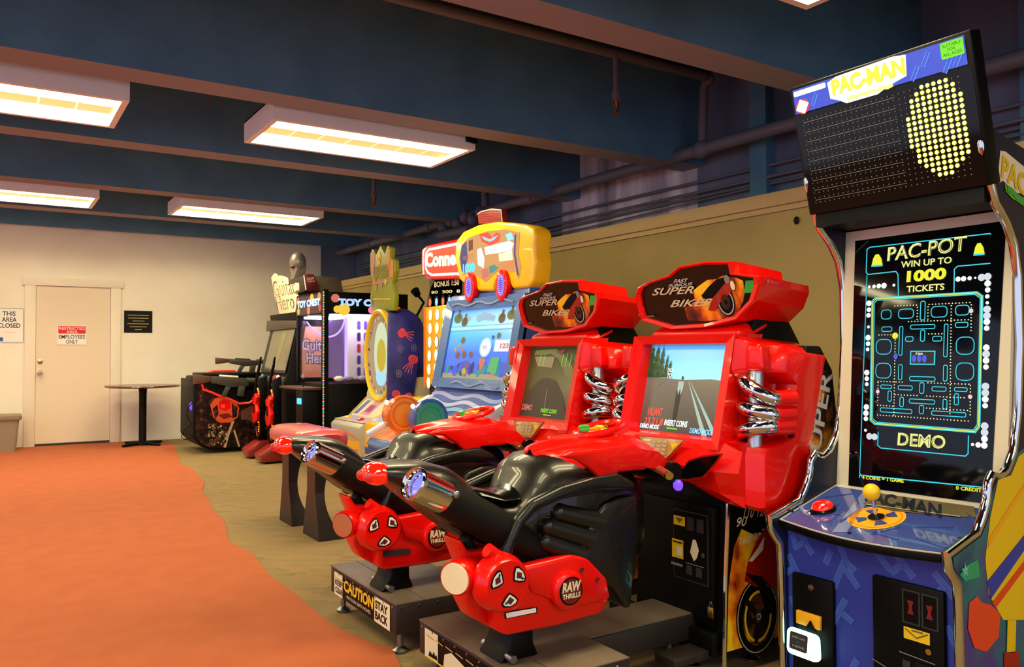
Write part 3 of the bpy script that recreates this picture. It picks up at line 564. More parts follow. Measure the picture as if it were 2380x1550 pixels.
    def wing(sgn):
        def f(m):
            rg = []
            for y, xu, xr, xl, zt, zb in ((.27, 2.27, 2.30, 2.235, 1.225, .63), (.275, 2.285, 2.33, 2.235, 1.225, .625), (.288, 2.30, 2.40, 2.24, 1.22, .62), (.32, 2.33, 2.43, 2.26, 1.21, .61), (.385, 2.36, 2.43, 2.28, 1.195, .60), (.40, 2.375, 2.44, 2.29, 1.18, .605), (.41, 2.40, 2.44, 2.33, 1.17, .62)):
                yy = 2.315+sgn*y
                rg.append([V((xb, yy, z)) for xb, z in ((2.47, zb+.02), (xl+.03, zb), (xl, zb+.02), (xl, .80), (xl+.01, .83), (xr, .86), (xr+.02, 1.05), (xu+.005, 1.095), (xu, 1.11), (xu+.02, zt-.01), (xu+.05, zt), (2.62, zt-.02))])
            m.loft(rg, 'red_gloss')
        return f
    for sg in (-1, 1):
        wg = one(wing(sg), 'side_wing', hs)
        cy = 2.315+sg*.342
        one(lambda m: m.tube([(2.345, cy+.02*sg*-1, 1.14), (2.305, cy+.0*sg, .80)], .026, 'satin', 16), 'shock_rod', wg)
        for i, (z, tilt) in enumerate(((1.035, -.07), (.958, -.025), (.888, .035))):
            tilt *= -sg
            pts = []
            for j in range(15):
                a = math.pi*j/14; pts.append((2.335-.06*math.sin(a)+(z-.9)*.1, cy-.062*math.cos(a), z+tilt*.5*math.cos(a)+.006*math.sin(a)))
            one(lambda m: m.tube(pts, .0275, 'chrome', 16), 'chrome_coil', wg)
            for j, s_ in ((0, -1), (14, 1)):
                a = V(pts[j]); one(lambda m: m.tube([a+V((.08, s_*.004, 0)), a+V((-.004, -s_*.002, 0))], [.034, .032], 'red_gloss', 14), 'coil_socket', wg)
        one(lambda m: m.prism([(2.30, cy-.04, 1.1), (2.30, cy+.04, 1.1), (2.30, cy+.03, 1.2), (2.30, cy-.03, 1.2)], (.06, 0, 0), 'red_gloss', .015, 3), 'rib', wg)
    chin = one(lambda m: m.loft([[V((xx, y, z)) for xx, z in ((2.45, .66), (2.26, .62+dz), (2.20+dx, .66+dz), (2.17+dx, .74+dz*.3), (2.19+dx, .815), (2.235, .845), (2.45, .845))] for y, dx, dz in ((1.98, .06, -.005), (2.06, .02, .0), (2.16, .0, .02), (2.22, -.015, .045), (2.33, -.02, .055), (2.46, -.015, .045), (2.52, .0, .03), (2.62, .04, .03), (2.68, .06, .02))], 'red_gloss', smooth=False), 'chin', hs)
    q = Pan(at(0, 2.15, 1550, 1040), XM, (.12, 0, .9)); cx = lambda *a: q.q(*a)
    def pq2(pts, m, l=0): q.pq(pts, m, l)
    pq2([(1484, 1011), (1598, 1021), (1553, 1069), (1500, 1064)], 'red_deep'); pq2([(1488, 1014), (1591, 1023), (1550, 1065), (1502, 1060)], 'gold_plate', 2)
    for i in range(4):
        for j in range(3): pq2([(1519-2*i+13*j, 1024+9*i), (1528-2*i+13*j, 1025+9*i), (1527-2*i+13*j, 1030+9*i), (1518-2*i+13*j, 1029+9*i)], 'lgrey', 4)
    pq2([(1496, 1019), (1515, 1021), (1515, 1026), (1498, 1024)], 'cream', 4); pq2([(1560, 1030), (1580, 1030), (1565, 1045)], 'yellow', 3)
    q.step = .0012; q.build('button_plate', chin)
    q = Pan(at(0, 2.172, 1630, 1080), XM, (-.03, 0, .9)); q.pq([(1568, 1114), (1583, 1090), (1604, 1068), (1635, 1058), (1684, 1053), (1672, 1072), (1650, 1096), (1640, 1110), (1600, 1117)], 'red_deep', 3); q.pq([(1573, 1110), (1588, 1090), (1606, 1071), (1636, 1062), (1676, 1057), (1664, 1074), (1645, 1096), (1636, 1106), (1600, 1112)], 'black_gloss', 5); q.build('vent', chin)
    # header
    hx = 2.14; hv = V((-.06, 0, .2)).normalized()
    out = [(1476, 685), (1483, 668), (1500, 658), (1552, 641), (1578, 619), (1640, 608), (1702, 607), (1707, 634), (1768, 642), (1770, 660), (1757, 700), (1717, 742), (1640, 761), (1560, 766), (1490, 745), (1481, 715)]
    def plane(c_, n_, x, y):
        d_ = ray(x, y); return EYE+d_*((c_-EYE).dot(n_)/d_.dot(n_))
    hn = V(XM).cross(hv); hc = V((2.31, 2.3, 1.37))
    op = [plane(hc, hn, x, y) for x, y in out]; cc = sum(op, V())/len(op); ip = [cc+(p_-cc)*.90 for p_ in op]
    def head(m):
        e = V((.28, 0, -.02)); bk = [cc+(p_-cc)*.96+e for p_ in op]
        m.loft([[p_-hn*-.0 for p_ in bk], [p_+V((.03, 0, 0)) for p_ in [cc+(q_-cc)*1.0 for q_ in op]], op, [cc+(p_-cc)*.965+hn*.006 for p_ in op], [p_-hn*.0 for p_ in ip], [p_-hn*.012 for p_ in ip]], 'red_gloss', smooth=False)
    hd = one(head, 'header', hs)
    q = Pan(cc-hn*.011, XM, hv); I = [((p_-q.o).dot(q.u), (p_-q.o).dot(q.v)) for p_ in ip]
    q.poly(I, 'black_gloss')
    q.pq([(1617, 700), (1612, 675), (1628, 662), (1645, 650), (1668, 648), (1680, 640), (1712, 645), (1728, 652), (1732, 680), (1728, 700), (1712, 735), (1680, 742), (1640, 746), (1600, 744), (1592, 715)], 'flame', 1)
    q.ell(*q.q(1689, 701), .043, .055, 'black', 3, 26); q.ring(*q.q(1689, 701), .036, .047, .005, 'lgrey', 4, 26); q.ell(*q.q(1689, 701), .022, .03, 'flame_small', 4); q.ell(*q.q(1689, 701), .007, .01, 'black', 5)
    q.pq([(1632, 686), (1650, 664), (1668, 648), (1686, 644), (1690, 656), (1680, 672), (1660, 694), (1640, 700)], 'black', 3); q.pq([(1648, 720), (1660, 690), (1682, 664), (1694, 648), (1708, 650), (1708, 668), (1696, 684), (1676, 702), (1664, 722)], 'red_deep', 4); q.ell(*q.q(1692, 648), .013, .017, 'grey', 5); q.ell(*q.q(1706, 662), .01, .018, 'cream', 6)
    q.tq('FAST', (1568, 657), (1599, 655), (1572, 648), 'lgrey', 5, .03); q.tq('FURIOUS', (1556, 667), (1610, 662), (1559, 660), 'lgrey', 5, .03)
    q.tq('SUPER', (1517, 686), (1614, 681), (1526, 669), 'chromeish', 5, .02); q.tq('BIKES', (1560, 713), (1650, 710), (1570, 696), 'chromeish', 5, .02)
    q.pq([(1732, 680), (1736, 651), (1764, 650), (1758, 678)], 'green', 5); q.pq([(1487, 732), (1490, 722), (1500, 716), (1498, 730)], 'cream', 5); q.pq([(1504, 733), (1524, 731), (1524, 735), (1504, 737)], 'gold_dark', 5)
    q.build('marquee', hd)
    one(lambda m: m.prism([(2.34, 2.55, 1.25), (2.34, 2.08, 1.25), (2.36, 2.05, 1.21), (2.36, 2.57, 1.21)], (.14, 0, .06), 'red_gloss', .02, 3), 'neck', hs)
    # screen
    scr = one(lambda m: m.add([fr(2.546, .005, .034), fr(2.106, .005, .034), fr(2.106, .36, .034), fr(2.546, .36, .034)], [[0, 1, 2, 3]], 'black_gloss'), 'screen', hs)
    q = Pan(fr(2.546, .007, .034), XM, sv); W_, H_ = .44, .352; G = lambda x, y: (x*W_, y*H_)
    if not far:
        q.rect(*G(0, .58), *G(1, 1), 'skygrad'); q.poly([G(0, 0), G(1, 0), G(1, .6), G(.8, .62), G(.5, .6), G(.15, .62), G(0, .6)], 'roadgrad', 1)
        q.poly([G(0, .6), G(.18, .62), G(.1, .72), G(0, .8)], 'g_roadblue', 2)
        for x, h, w_ in ((.03, .42, .07), (.1, .38, .08), (.17, .33, .07), (.24, .24, .05), (.29, .18, .05), (.0, .3, .08)):
            for j in range(4): yy = .60+h*j/4+.02; ww = w_*(1-j/5); q.poly([G(max(0, x-ww), yy), G(x+ww, yy), G(x, min(.995, yy+h/2.4))], 'g_dgreen', 3)
        q.poly([G(.80, .0), G(.86, .0), G(.555, .58), G(.55, .58)], 'g_line', 3); q.poly([G(.93, .0), G(.99, .0), G(.58, .58), G(.575, .58)], 'g_line', 3); q.line([G(.14, .5), G(.26, .6)], .003, 'g_tan', 3)
        q.poly([G(.42, .08), G(.46, .08), G(.48, .48), G(.42, .48)], 'g_shadow', 3); q.poly([G(.43, .58), G(.5, .58), G(.5, .5), G(.48, .42), G(.465, .5), G(.45, .42), G(.43, .5)], 'g_line', 4); q.ell(*G(.475, .62), .006, .008, 'g_shadow', 4)
        q.text('DO', *G(.27, .68), .028, .018, 'g_white', 4, .02); q.text('TO', *G(.27, .62), .028, .018, 'g_white', 4, .02)
        q.text('INSERT COINS', *G(.33, .07), .125, .024, 'g_white', 4, .02, .1); q.rect(*G(.37, .035), *G(.5, .05), 'g_lime', 4)
        q.text('VALIANT', *G(.08, .17), .09, .032, 'g_lightred', 4, .03, .1); q.text('23.21.8', *G(.06, .06), .11, .03, 'g_lightred', 4, .03, .1); q.text('DEMO MODE', *G(.02, .015), .11, .018, 'g_white', 5, .02, .1); q.text('DEMO MODE', *G(.66, .015), .12, .02, 'g_lblue', 5, .02, .1)
    else:
        q.rect(*G(0, 0), *G(1, 1), 'darkroad'); q.poly([G(.08, .88), G(.42, .9), G(.58, .82), G(.8, .55), G(.93, .25), G(1, .25), G(1, .4), G(.85, .72), G(.7, .86), G(.5, .97), G(.1, .95)], 'g_olive2', 1)
        q.poly([G(.1, .86), G(.5, .86), G(.48, .7), G(.2, .72)], 'g_tan', 2); q.poly([G(.0, .0), G(.9, 0), G(.78, .3), G(.6, .52), G(.42, .56), G(.28, .52), G(.12, .35)], 'g_roaddark', 2); q.line([G(.48, .12), G(.46, .42)], .005, 'g_tan', 3); q.poly([G(.83, .85), G(.97, .98), G(.98, .85), G(.88, .78)], 'g_dgreen', 3); q.poly([G(.5, .93), G(.7, .97), G(.62, .88)], 'g_reddark', 3)
        for x in (.22, .3, .65, .72, .8): q.line([G(x, .72), G(x+.01, .9)], .003, 'g_lime', 3)
        q.text('INSERT COINS', *G(.42, .07), .13, .02, 'g_lime', 4, .02, .1); q.rect(*G(.48, .035), *G(.62, .045), 'g_yellow', 4); q.text('DEMO', *G(.04, .08), .09, .03, 'g_coral', 4, .03, .1)
    q.build('game_picture', scr)
    OFF = V((0, 0, 0)); return t
mat('taillamp', 'd81408', .12, coat=1, emit=.5, ecol='ff2000'); mat('deckside', '231a17', .5); mat('handle_red', '8a3a30', .35); mat('olive_', '6a6420', .5); mat('gold_plate', 'c9a860', .3, .3, noise=[(.35, 'b38a3c'), (.65, 'e3cf96')], nscale=14); mat('chromeish', 'cfc7ae', .25, .2)
glow('g_bluepipe', '8f8cff', 1.0); glow('g_line', 'b8d0c0', .9); glow('g_roadblue', '5a6a8a', .8); glow('g_shadow', '2c241c', .6); glow('g_olive2', '8a8440', .6); glow('g_roaddark', '4a3420', .55)
grad('skygrad', [(0, 'cfeef8'), (.25, 'bfeaf8'), (.6, '7cc8f0'), (1, '4aa2dc')], 2, .95); grad('roadgrad', [(0, '3c3a36'), (.5, '5c564e'), (1, '6c665e')], 2, .8); grad('darkroad', [(0, '3c2a16'), (.55, '4a4420'), (1, '30381c')], 2, .5, noise=.6, nscale=8)
bike(0, 0, 'motorbike racing game nearest the viewer, showing a bright sky and grey road on its screen')
bike(1, .9, 'rear motorbike racing game with dim brown road on its screen and CAUTION label below')
# ------------------------------------------------------------------ tall maze game machine at the right
def maze_machine():
    YL, YR = 1.872, 1.243
    t = thing('maze_arcade_game', 'tall blue maze-screen ticket machine with tilted dot-matrix header at the right', 'arcade game', (2.7, 1.56, 0))
    prof = [(2290, 335), (2303, 400), (2320, 470), (2345, 515), (2363, 565), (2373, 640), (2377, 800), (2372, 960), (2362, 1050), (2345, 1095), (2328, 1110), (2312, 1104), (2303, 1125), (2300, 1165), (2290, 1205), (2277, 1240), (2207, 1292), (2213, 1325), (2233, 1362), (2236, 1420), (2240, 1550)]
    pr = [at(1, YR, x, y) for x, y in prof]; pr = [(p.x, p.z) for p in pr]; pr[-1] = (2.312, .03)
    back = [(3.05, .03), (3.05, 1.68), (2.85, 1.77), (2.52, 1.83)]
    for yy, e, nm in ((YR, .02, 'side_panel'), (YL, -.02, 'side_panel')):
        s = one(lambda m: m.prism([(x, yy, z) for x, z in pr+back], (0, e, 0), 'navy_dark'), nm, t)
        tp = [V((x, yy+e/2, z)) for x, z in pr]
        # smooth the trim
        tt = []
        for i in range(len(tp)-1): tt += [tp[i], tp[i]*.5+tp[i+1]*.5]
        tt.append(tp[-1])
        one(lambda m: m.tube([tp[0]+V((0, 0, .012))]+tt, .0135, 'chrome', 10), 'chrome_trim', s)
        if yy == YR:
            q = Pan((2.3, YR, 0), (1, 0, 0), UZ)
            lg = [(2324, 350), (2336, 352), (2380, 388), (2380, 452), (2352, 446), (2340, 430), (2330, 420), (2322, 425), (2318, 418)]
            q.pq(lg, 'cream', 0); q.tq('PAC', (2324, 412), (2382, 460), (2328, 360), 'yellow_art', 2, .03); q.pq([(2334, 428), (2352, 448), (2380, 466), (2380, 480), (2352, 462), (2336, 445)], 'lime', 1)
            q.line([q.q(2338, 438), q.q(2350, 446), q.q(2360, 458), q.q(2380, 470)], .02, 'green', 3)
            q.pq([(2318, 1112), (2345, 1100), (2362, 1055), (2380, 1040), (2380, 1560), (2242, 1560), (2237, 1362), (2217, 1320), (2214, 1296), (2280, 1246), (2296, 1205), (2306, 1140)], 'teal_art', 0)
            q.pq([(2300, 1200), (2318, 1115), (2348, 1104), (2366, 1060), (2380, 1050), (2380, 1440), (2330, 1440), (2296, 1380), (2288, 1300)], 'yellow_art', 1)
            q.pq([(2292, 1350), (2380, 1240), (2380, 1275), (2300, 1392)], 'maze_blue', 2); q.pq([(2303, 1400), (2380, 1300), (2380, 1320), (2312, 1412)], 'orange_art', 2); q.pq([(2296, 1250), (2380, 1120), (2380, 1135), (2294, 1275)], 'orange_y', 2)
            q.pq([(2250, 1400), (2268, 1385), (2280, 1400), (2300, 1405), (2322, 1425), (2318, 1480), (2290, 1514), (2262, 1505), (2247, 1460)], 'orange_art', 2)
            q.pq([(2228, 1335), (2246, 1312), (2270, 1300), (2275, 1340), (2240, 1350)], 'green_art', 2)
            st = q.q(2240, 1325); q.poly([(st[0]+(.022 if i % 2 == 0 else .009)*math.sin(i*math.pi/5), st[1]+(.022 if i % 2 == 0 else .009)*math.cos(i*math.pi/5)) for i in range(10)], 'teal_l', 3)
            q.pq([(2338, 1440), (2358, 1440), (2356, 1515), (2336, 1515)], 'yellow_art', 3); q.pq([(2330, 1515), (2365, 1512), (2368, 1560), (2330, 1560)], 'red_deep', 3)
            q.build('side_artwork', s)
    cab = one(lambda m: m.prism([(2.33, YR+.021, .03), (2.33, YR+.021, .57), (2.62, YR+.021, .68), (2.70, YR+.021, 1.62), (2.52, YR+.021, 1.68), (2.8, YR+.021, 1.74), (3.03, YR+.021, 1.66), (3.03, YR+.021, .03)], (0, YL-YR-.042, 0), 'black'), 'cabinet', t)
    # lower front
    q = Pan((2.329, YL-.021, .03), XM, UZ); W_ = YL-YR-.042
    q.rect(0, 0, W_, .545, 'maze_blue')
    def seg(pts, w_=.022): q.line(pts, w_, 'maze_line', 1); q.line(pts, w_-.005, 'maze_in', 2)
    def T(x, y, a, L_=.10, st=.055):
        ca, sa = math.cos(a), math.sin(a); seg([(x-ca*L_/2, y-sa*L_/2), (x+ca*L_/2, y+sa*L_/2)]); q.line([(x, y), (x+sa*st, y-ca*st)], .022, 'maze_line', 1); q.line([(x, y), (x+sa*st, y-ca*st)], .017, 'maze_in', 3)
    for x, y, a in ((.07, .50, -.9), (.03, .4, -1.0), (.2, .3, 1.1), (.55, .46, -.8), (.24, .12, 1.1), (.22, .03, 1.0), (.08, .07, .7), (.42, .50, -.8)): T(x, y, a)
    for pts in ([(.15, .44), (.17, .49)], [(.18, .37), (.215, .45), (.27, .39)], [(.2, .52), (.23, .46), (.26, .44)], [(.33, .52), (.38, .47)], [(.58, .22), (.60, .12)], [(.55, .35), (.59, .28)], [(.01, .3), (.05, .24)], [(.02, .2), (.05, .12)], [(.57, .52), (.6, .46)], [(.01, .53), (.04, .47)], [(.33, .12), (.27, .03)]): seg(pts)
    q.build('front_artwork', cab)
    def pb(x0, x1, y0, y1): a = at(0, 2.32, x0, y0); b_ = at(0, 2.32, x1, y1); return a, b_
    rd = one(lambda m: m.box((2.312, 1.825, .03), (2.34, 1.665, .42), 'black', .006), 'card_reader_door', t)
    one(lambda m: m.lathe((2.312, 1.745, .385), (-1, 0, 0), [(.011, 0), (.011, .005), (.004, .006)], 'metal', 14), 'lock', rd)
    def rdr(m): m.box((2.30, 1.80, .255), (2.312, 1.705, .30), 'orange_y', .003); m.prism([(2.305, 1.76, .25), (2.305, 1.74, .28), (2.305, 1.72, .25)], (-.01, 0, 0), 'black')
    one(rdr, 'reader_bezel', rd)
    one(lambda m: m.prism([(2.31, 1.825, .24), (2.27, 1.82, .245), (2.26, 1.815, .16), (2.31, 1.82, .15)], (0, -.12, 0), 'g_mint', .018, 3), 'glowing_reader', rd)
    q = Pan((2.2645, 1.80, .17), XM, (.01, 0, .08)); q.rr(.005, .012, .075, .068, .006, 0, 'dgrey', 6); q.text('SWIPE CARD', .015, .05, .05, .006, 'lgrey', 8); q.rect(.033, .037, .045, .04, 'blue', 8); q.text('HERE', .02, .022, .045, .006, 'lgrey', 8); q.step = .0012; q.build('reader_screen', rd)
    cd = one(lambda m: m.box((2.312, 1.525, .03), (2.34, 1.30, .478), 'black', .005), 'coin_door', t)
    q = Pan((2.3115, 1.525, .03), XM, UZ)
    q.rect(.1, .33, .155, .43, 'dgrey'); q.rect(.105, .335, .15, .425, 'black', 1); q.rect(.16, .33, .21, .43, 'dgrey'); q.rect(.165, .335, .205, .425, 'black', 1)
    for x in (.117, .175): q.poly([(x, .36), (x+.02, .36), (x+.014, .38), (x+.02, .4), (x, .4), (x+.006, .38)], 'red_coin', 2)
    q.rect(.105, .285, .185, .32, 'yellow', 2); q.line([(.11, .315), (.145, .295), (.18, .315)], .004, 'olive_', 3); q.rect(.13, .312, .165, .317, 'olive_', 3)
    q.ell(.18, .265, .009, .009, 'brass', 2); q.line([(.09, .24), (.2, .235)], .003, 'grey', 2); q.rect(.1, .19, .125, .22, 'dgrey', 2); q.rect(.14, .18, .2, .225, 'black_soft', 2); q.line([(.0, .19), (.06, .175)], .003, 'grey', 1)
    q.build('coin_slots', cd)
    # control panel
    n_ = 12; fe = [(2.285-.035*math.sin(math.pi*i/n_), YL-.021-(W_)*i/n_) for i in range(n_+1)]
    def zc(x): return .598+(x-2.285)*(.09/.315)
    top = [V((x, y, zc(x))) for x, y in fe]+[V((2.6, YR+.021, zc(2.6))), V((2.6, YL-.021, zc(2.6)))]
    cp = one(lambda m: m.prism([p-V((0, 0, .03)) for p in top], (0, 0, .026), 'black', .004) or m.prism([p-V((0, 0, .0035)) for p in top], (0, 0, .003), 'lgrey'), 'control_panel', t)
    q = Pan((2.285, YL-.021, .598), XM, (.315, 0, .09)); cpy = lambda p: (-(p.y-(YL-.021)), (p-q.o).dot(q.v))
    ins = [cpy(p) for p in top]; cxx = sum(a for a, b in ins)/len(ins); cyy = sum(b for a, b in ins)/len(ins)
    q.poly([(cxx+(a-cxx)*.965, cyy+(b-cyy)*.93) for a, b in ins], 'cp_blue')
    for pts in ([(.05, .08), (.12, .18), (.16, .1)], [(.2, .28), (.26, .22)], [(.12, .26), (.2, .16), (.2, .05)], [(.3, .04), (.42, .02)], [(.42, .12), (.52, .16), (.56, .1)], [(.46, .05), (.56, .03)], [(.03, .2), (.1, .27)], [(.38, .1), (.33, .02)], [(.5, .26), (.57, .2)]): q.line(pts, .012, 'maze_in', 1); q.line(pts, .008, 'cp_blue', 2)
    q.poly([(.12, .32), (.16, .32), (.26, .0), (.22, -.02)], 'cp_pale', 1)
    q.poly([(.185, .205), (.19, .30), (.5, .31), (.54, .24), (.47, .22), (.3, .19)], 'gold_dark', 2); q.tq('PAC-MAN', (2010, 1167), (2188, 1207), (2016, 1140), 'navy_dark', 4, .03); q.line([(.2, .2), (.5, .225)], .006, 'cream_d', 4)
    q.pq([(1850, 1170), (1868, 1195), (1880, 1200), (1862, 1172)], 'cp_pale', 1)
    q.build('panel_artwork', cp)
    b = plane_ = None
    bp = q.w(q.q(1913, 1186), 0); nz = q.n
    bt = one(lambda m: m.lathe(bp, nz, [(.043, 0), (.043, .008), (.038, .012)], 'black_gloss', 28), 'button_ring', cp)
    one(lambda m: m.lathe(bp+nz*.01, nz, [(.036, 0), (.034, .01), (.026, .018), (.014, .022), (.001, .023)], 'redbtn', 28), 'red_button', cp)
    jp = q.w(q.q(2037, 1204), 0)
    q2 = Pan(jp, XM, q.v); q2.ell(0, 0, .088, .088, 'orange_y', 0, 40); q2.ring(0, 0, .076, .076, .003, 'orange', 1, 40)
    for a in (45, 135, 225, 315): a = math.radians(a); ca, sa = math.cos(a), math.sin(a); q2.poly([(ca*.03+sa*.008, sa*.03-ca*.008), (ca*.06+sa*.02, sa*.06-ca*.02), (ca*.06-sa*.02, sa*.06+ca*.02), (ca*.03-sa*.008, sa*.03+ca*.008)], 'maze_blue', 2)
    q2.ell(0, 0, .026, .026, 'black', 3); q2.step = .001; q2.build('joystick_plate', cp)
    j = one(lambda m: m.tube([jp, jp+nz*.075], .006, 'chrome', 12), 'joystick', cp); one(lambda m: m.ball(jp+nz*.088, .027, 'yellow', 20, 12), 'joystick_knob', cp)
    def scr_(m):
        for x, y in ((1888, 1196), (1975, 1240), (2230, 1262), (1842, 1190)): p = q.w(q.q(x, y), 0); m.lathe(p, nz, [(.006, 0), (.005, .003), (.001, .004)], 'black', 8)
    one(scr_, 'screws', cp)
    # monitor
    so = V((2.60, YL-.021, .68)); sv = V((.075, 0, .93)).normalized()
    mo = one(lambda m: m.prism([so, V((2.60, YR+.021, .68)), V((2.675, YR+.021, 1.61)), V((2.675, YL-.021, 1.61))], (.05, 0, 0), 'bezel_cream'), 'monitor_bezel', t)
    q = Pan(so-V((.001, 0, 0)), XM, sv, step=.0008); PQ = q.q
    gl = one(lambda m: m.add([q.w(PQ(*c), 0) for c in ((1972, 1128), (2302, 1172), (2339, 513), (1988, 560))], [[0, 1, 2, 3]], 'screen_glass'), 'monitor_glass', mo)
    def ln(pts, m='g_cyan', wd=.0035, l=2): q.line([PQ(*p_) for p_ in pts], wd, m, l)
    ln([(2304, 545), (2301, 543), (2022, 575), (2016, 580), (2014, 633), (2018, 638), (2083, 631), (2088, 638), (2089, 690)]); ln([(2303, 612), (2226, 619), (2219, 626), (2218, 682)])
    ln([(2016, 640), (1999, 1100), (2004, 1108)], wd=.003); ln([(1999, 1104), (2290, 1133)], wd=.004); ln([(2000, 1100), (1998, 1110)])
    ln([(2042, 1003), (2041, 1035), (2048, 1041), (2245, 1060), (2251, 1054), (2252, 1012)])
    # frame of the maze: cyan, yellow, cyan
    fr = [(2037, 695), (2270, 681), (2283, 690), (2276, 990), (2266, 1003), (2036, 984), (2026, 975), (2030, 702)]
    c0 = (sum(a for a, b in fr)/8, sum(b for a, b in fr)/8)
    for s, m_ in ((1.02, 'g_cyan'), (1.0, 'g_yellow'), (.975, 'g_cyan')): q.line([PQ(c0[0]+(a-c0[0])*s, c0[1]+(b-c0[1])*(s+(s-1)*-.2)) for a, b in fr], .0035, m_, 3, True)
    # generic labyrinth drawn as rounded cyan bars on a grid
    A, B, Cq, D = PQ(2040, 706), PQ(2267, 694), PQ(2264, 984), PQ(2035, 968)
    def g(u, v): return (A[0]*(1-u)*(1-v)+B[0]*u*(1-v)+Cq[0]*u*v+D[0]*(1-u)*v, A[1]*(1-u)*(1-v)+B[1]*u*(1-v)+Cq[1]*u*v+D[1]*(1-u)*v)
    def rb(u0, v0, u1, v1):
        a = g(u0, v1); b_ = g(u1, v0); q.rr(a[0], a[1], b_[0], b_[1], min(abs(b_[0]-a[0]), abs(b_[1]-a[1]))*.35, .0028, 'g_cyan', 4)
    for b_ in ((.05, .06, .16, .14), (.24, .06, .40, .14), (.47, .0, .52, .16), (.58, .05, .74, .14), (.82, .05, .95, .13), (.06, .21, .17, .25), (.25, .21, .29, .46), (.37, .20, .62, .235), (.475, .245, .52, .34), (.32, .30, .40, .34), (.60, .30, .69, .34), (.71, .20, .75, .47), (.82, .19, .94, .23), (.0, .32, .17, .45), (.83, .31, 1.0, .45), (.0, .53, .17, .66), (.83, .52, 1.0, .66), (.25, .54, .29, .67), (.71, .54, .75, .67), (.37, .64, .63, .675), (.475, .69, .52, .78), (.25, .72, .40, .755), (.60, .72, .74, .755), (.06, .72, .18, .75), (.14, .77, .18, .86), (.82, .72, .94, .75), (.82, .77, .86, .86), (.37, .83, .63, .865), (.475, .88, .52, .95), (.27, .82, .31, .90), (.06, .92, .40, .955), (.71, .82, .75, .90), (.6, .92, .93, .955)): rb(*b_)
    for v, us in ((.03, (.2, .44)), (.17, (.35, .97)), (.28, (.03, .2)), (.28, (.56, .7)), (.69, (.03, .3)), (.69, (.56, .97)), (.80, (.22, .46)), (.80, (.55, .92)), (.985, (.03, .97)), (.90, (.03, .22)), (.90, (.55, .95)), (.03, (.56, .97))):
        u = us[0]
        while u < us[1]: x_, y_ = g(u, v); q.rect(x_-.0018, y_-.0018, x_+.0018, y_+.0018, 'g_dot', 5); u += .033
    for u, vs_ in ((.21, (.3, .98)), (.78, (.05, .95)), (.44, (.05, .16)), (.55, (.05, .16)), (.97, (.05, .28)), (.03, (.7, .88)), (.97, (.7, .95))):
        v = vs_[0]
        while v < vs_[1]: x_, y_ = g(u, v); q.rect(x_-.0018, y_-.0018, x_+.0018, y_+.0018, 'g_dot', 5); v += .026
    x_, y_ = g(.21, .29); q.ell(x_, y_, .011, .011, 'g_yellow', 6)
    for u, v in ((.97, .1), (.03, .78), (.97, .79)): x_, y_ = g(u, v); q.ell(x_, y_, .007, .007, 'g_dotpink', 6, 12)
    x0_, y0_ = g(.37, .54); x1_, y1_ = g(.63, .42); q.rect(x0_, y0_, x1_, y1_, 'g_cyan', 4); q.rect(x0_+.004, y0_+.004, x1_-.004, y1_-.004, 'g_black', 5); 
    for i in range(3): q.ell(x0_+.015+.018*i, (y0_+y1_)/2-.003, .008, .013, 'g_mblue', 6, 12)
    q.text('750', x0_+.02, y1_-.014, .025, .007, 'g_white', 7)
    q.ell(*g(.22, .47), .008, .011, 'g_mblue', 6, 12)
    q.tq('PAC-POT', (2063, 608), (2246, 583), (2066, 575), 'g_pale', 4, .02); q.tq('PAC-POT', (2070, 605), (2243, 581), (2073, 579), 'g_black', 5, -.03)
    q.tq('WIN UP TO', (2095, 623), (2213, 612), (2096, 608), 'g_pale', 4, .02); q.tq('1000', (2108, 657), (2200, 649), (2110, 630), 'g_yellow', 4, .05); q.tq('TICKETS', (2108, 680), (2196, 674), (2109, 665), 'g_pale', 4, .02)
    q.tq('DEMO', (2087, 1035), (2198, 1044), (2089, 1005), 'g_pale', 4, .03); q.tq('DEMO', (2093, 1031), (2193, 1040), (2095, 1010), 'g_black', 5, -.03)
    q.tq('4 COINS = 1 GAME', (2005, 1113), (2102, 1122), (2005, 1105), 'g_yellow', 4, .03); q.tq('0 CREDITS', (2223, 1138), (2290, 1145), (2223, 1129), 'g_yellow', 4, .03)
    for cx_, cy_ in ((2040, 606), (2277, 580)):
        q.pq([(cx_-13, cy_+12), (cx_-9, cy_-5), (cx_-4, cy_-14), (cx_+4, cy_-15), (cx_+10, cy_-5), (cx_+13, cy_+10)], 'g_yellow', 4); q.pq([(cx_-13, cy_+15), (cx_-13, cy_+11), (cx_+13, cy_+9), (cx_+13, cy_+13)], 'g_cyan', 5)
    def dots(L, l=4):
        for x, y, r in L: a = PQ(x, y); q.ell(a[0], a[1], r*.0017, r*.0017, 'g_white' if r < 7 else 'g_dotw', l, 10)
    dots([(2022, 667, 3), (2033, 666, 4), (2044, 665, 5), (2056, 664, 6), (2079, 663, 3), (2228, 649, 5), (2241, 648, 5), (2255, 647, 4), (2268, 646, 2), (2283, 645, 7), (2297, 643, 7), (2297, 659, 6), (2297, 674, 5), (2296, 689, 4), (2296, 704, 3), (2021, 705, 6), (2021, 720, 5), (2020, 733, 5), (2020, 760, 3), (2019, 785, 6), (2019, 799, 5), (2018, 812, 4), (2016, 866, 6), (2016, 880, 5), (2016, 893, 4), (2015, 946, 6), (2014, 960, 6), (2014, 973, 5), (2013, 1000, 3), (2022, 1014, 7), (2034, 1015, 7)])
    dots([(2296-.02*(y-700), y, r) for y, r in ((719, 7), (734, 7), (748, 6), (763, 5), (808, 6), (823, 7), (838, 6), (853, 5), (898, 7), (913, 7), (928, 6), (943, 5), (990, 7), (1005, 7), (1020, 6), (1035, 5))])
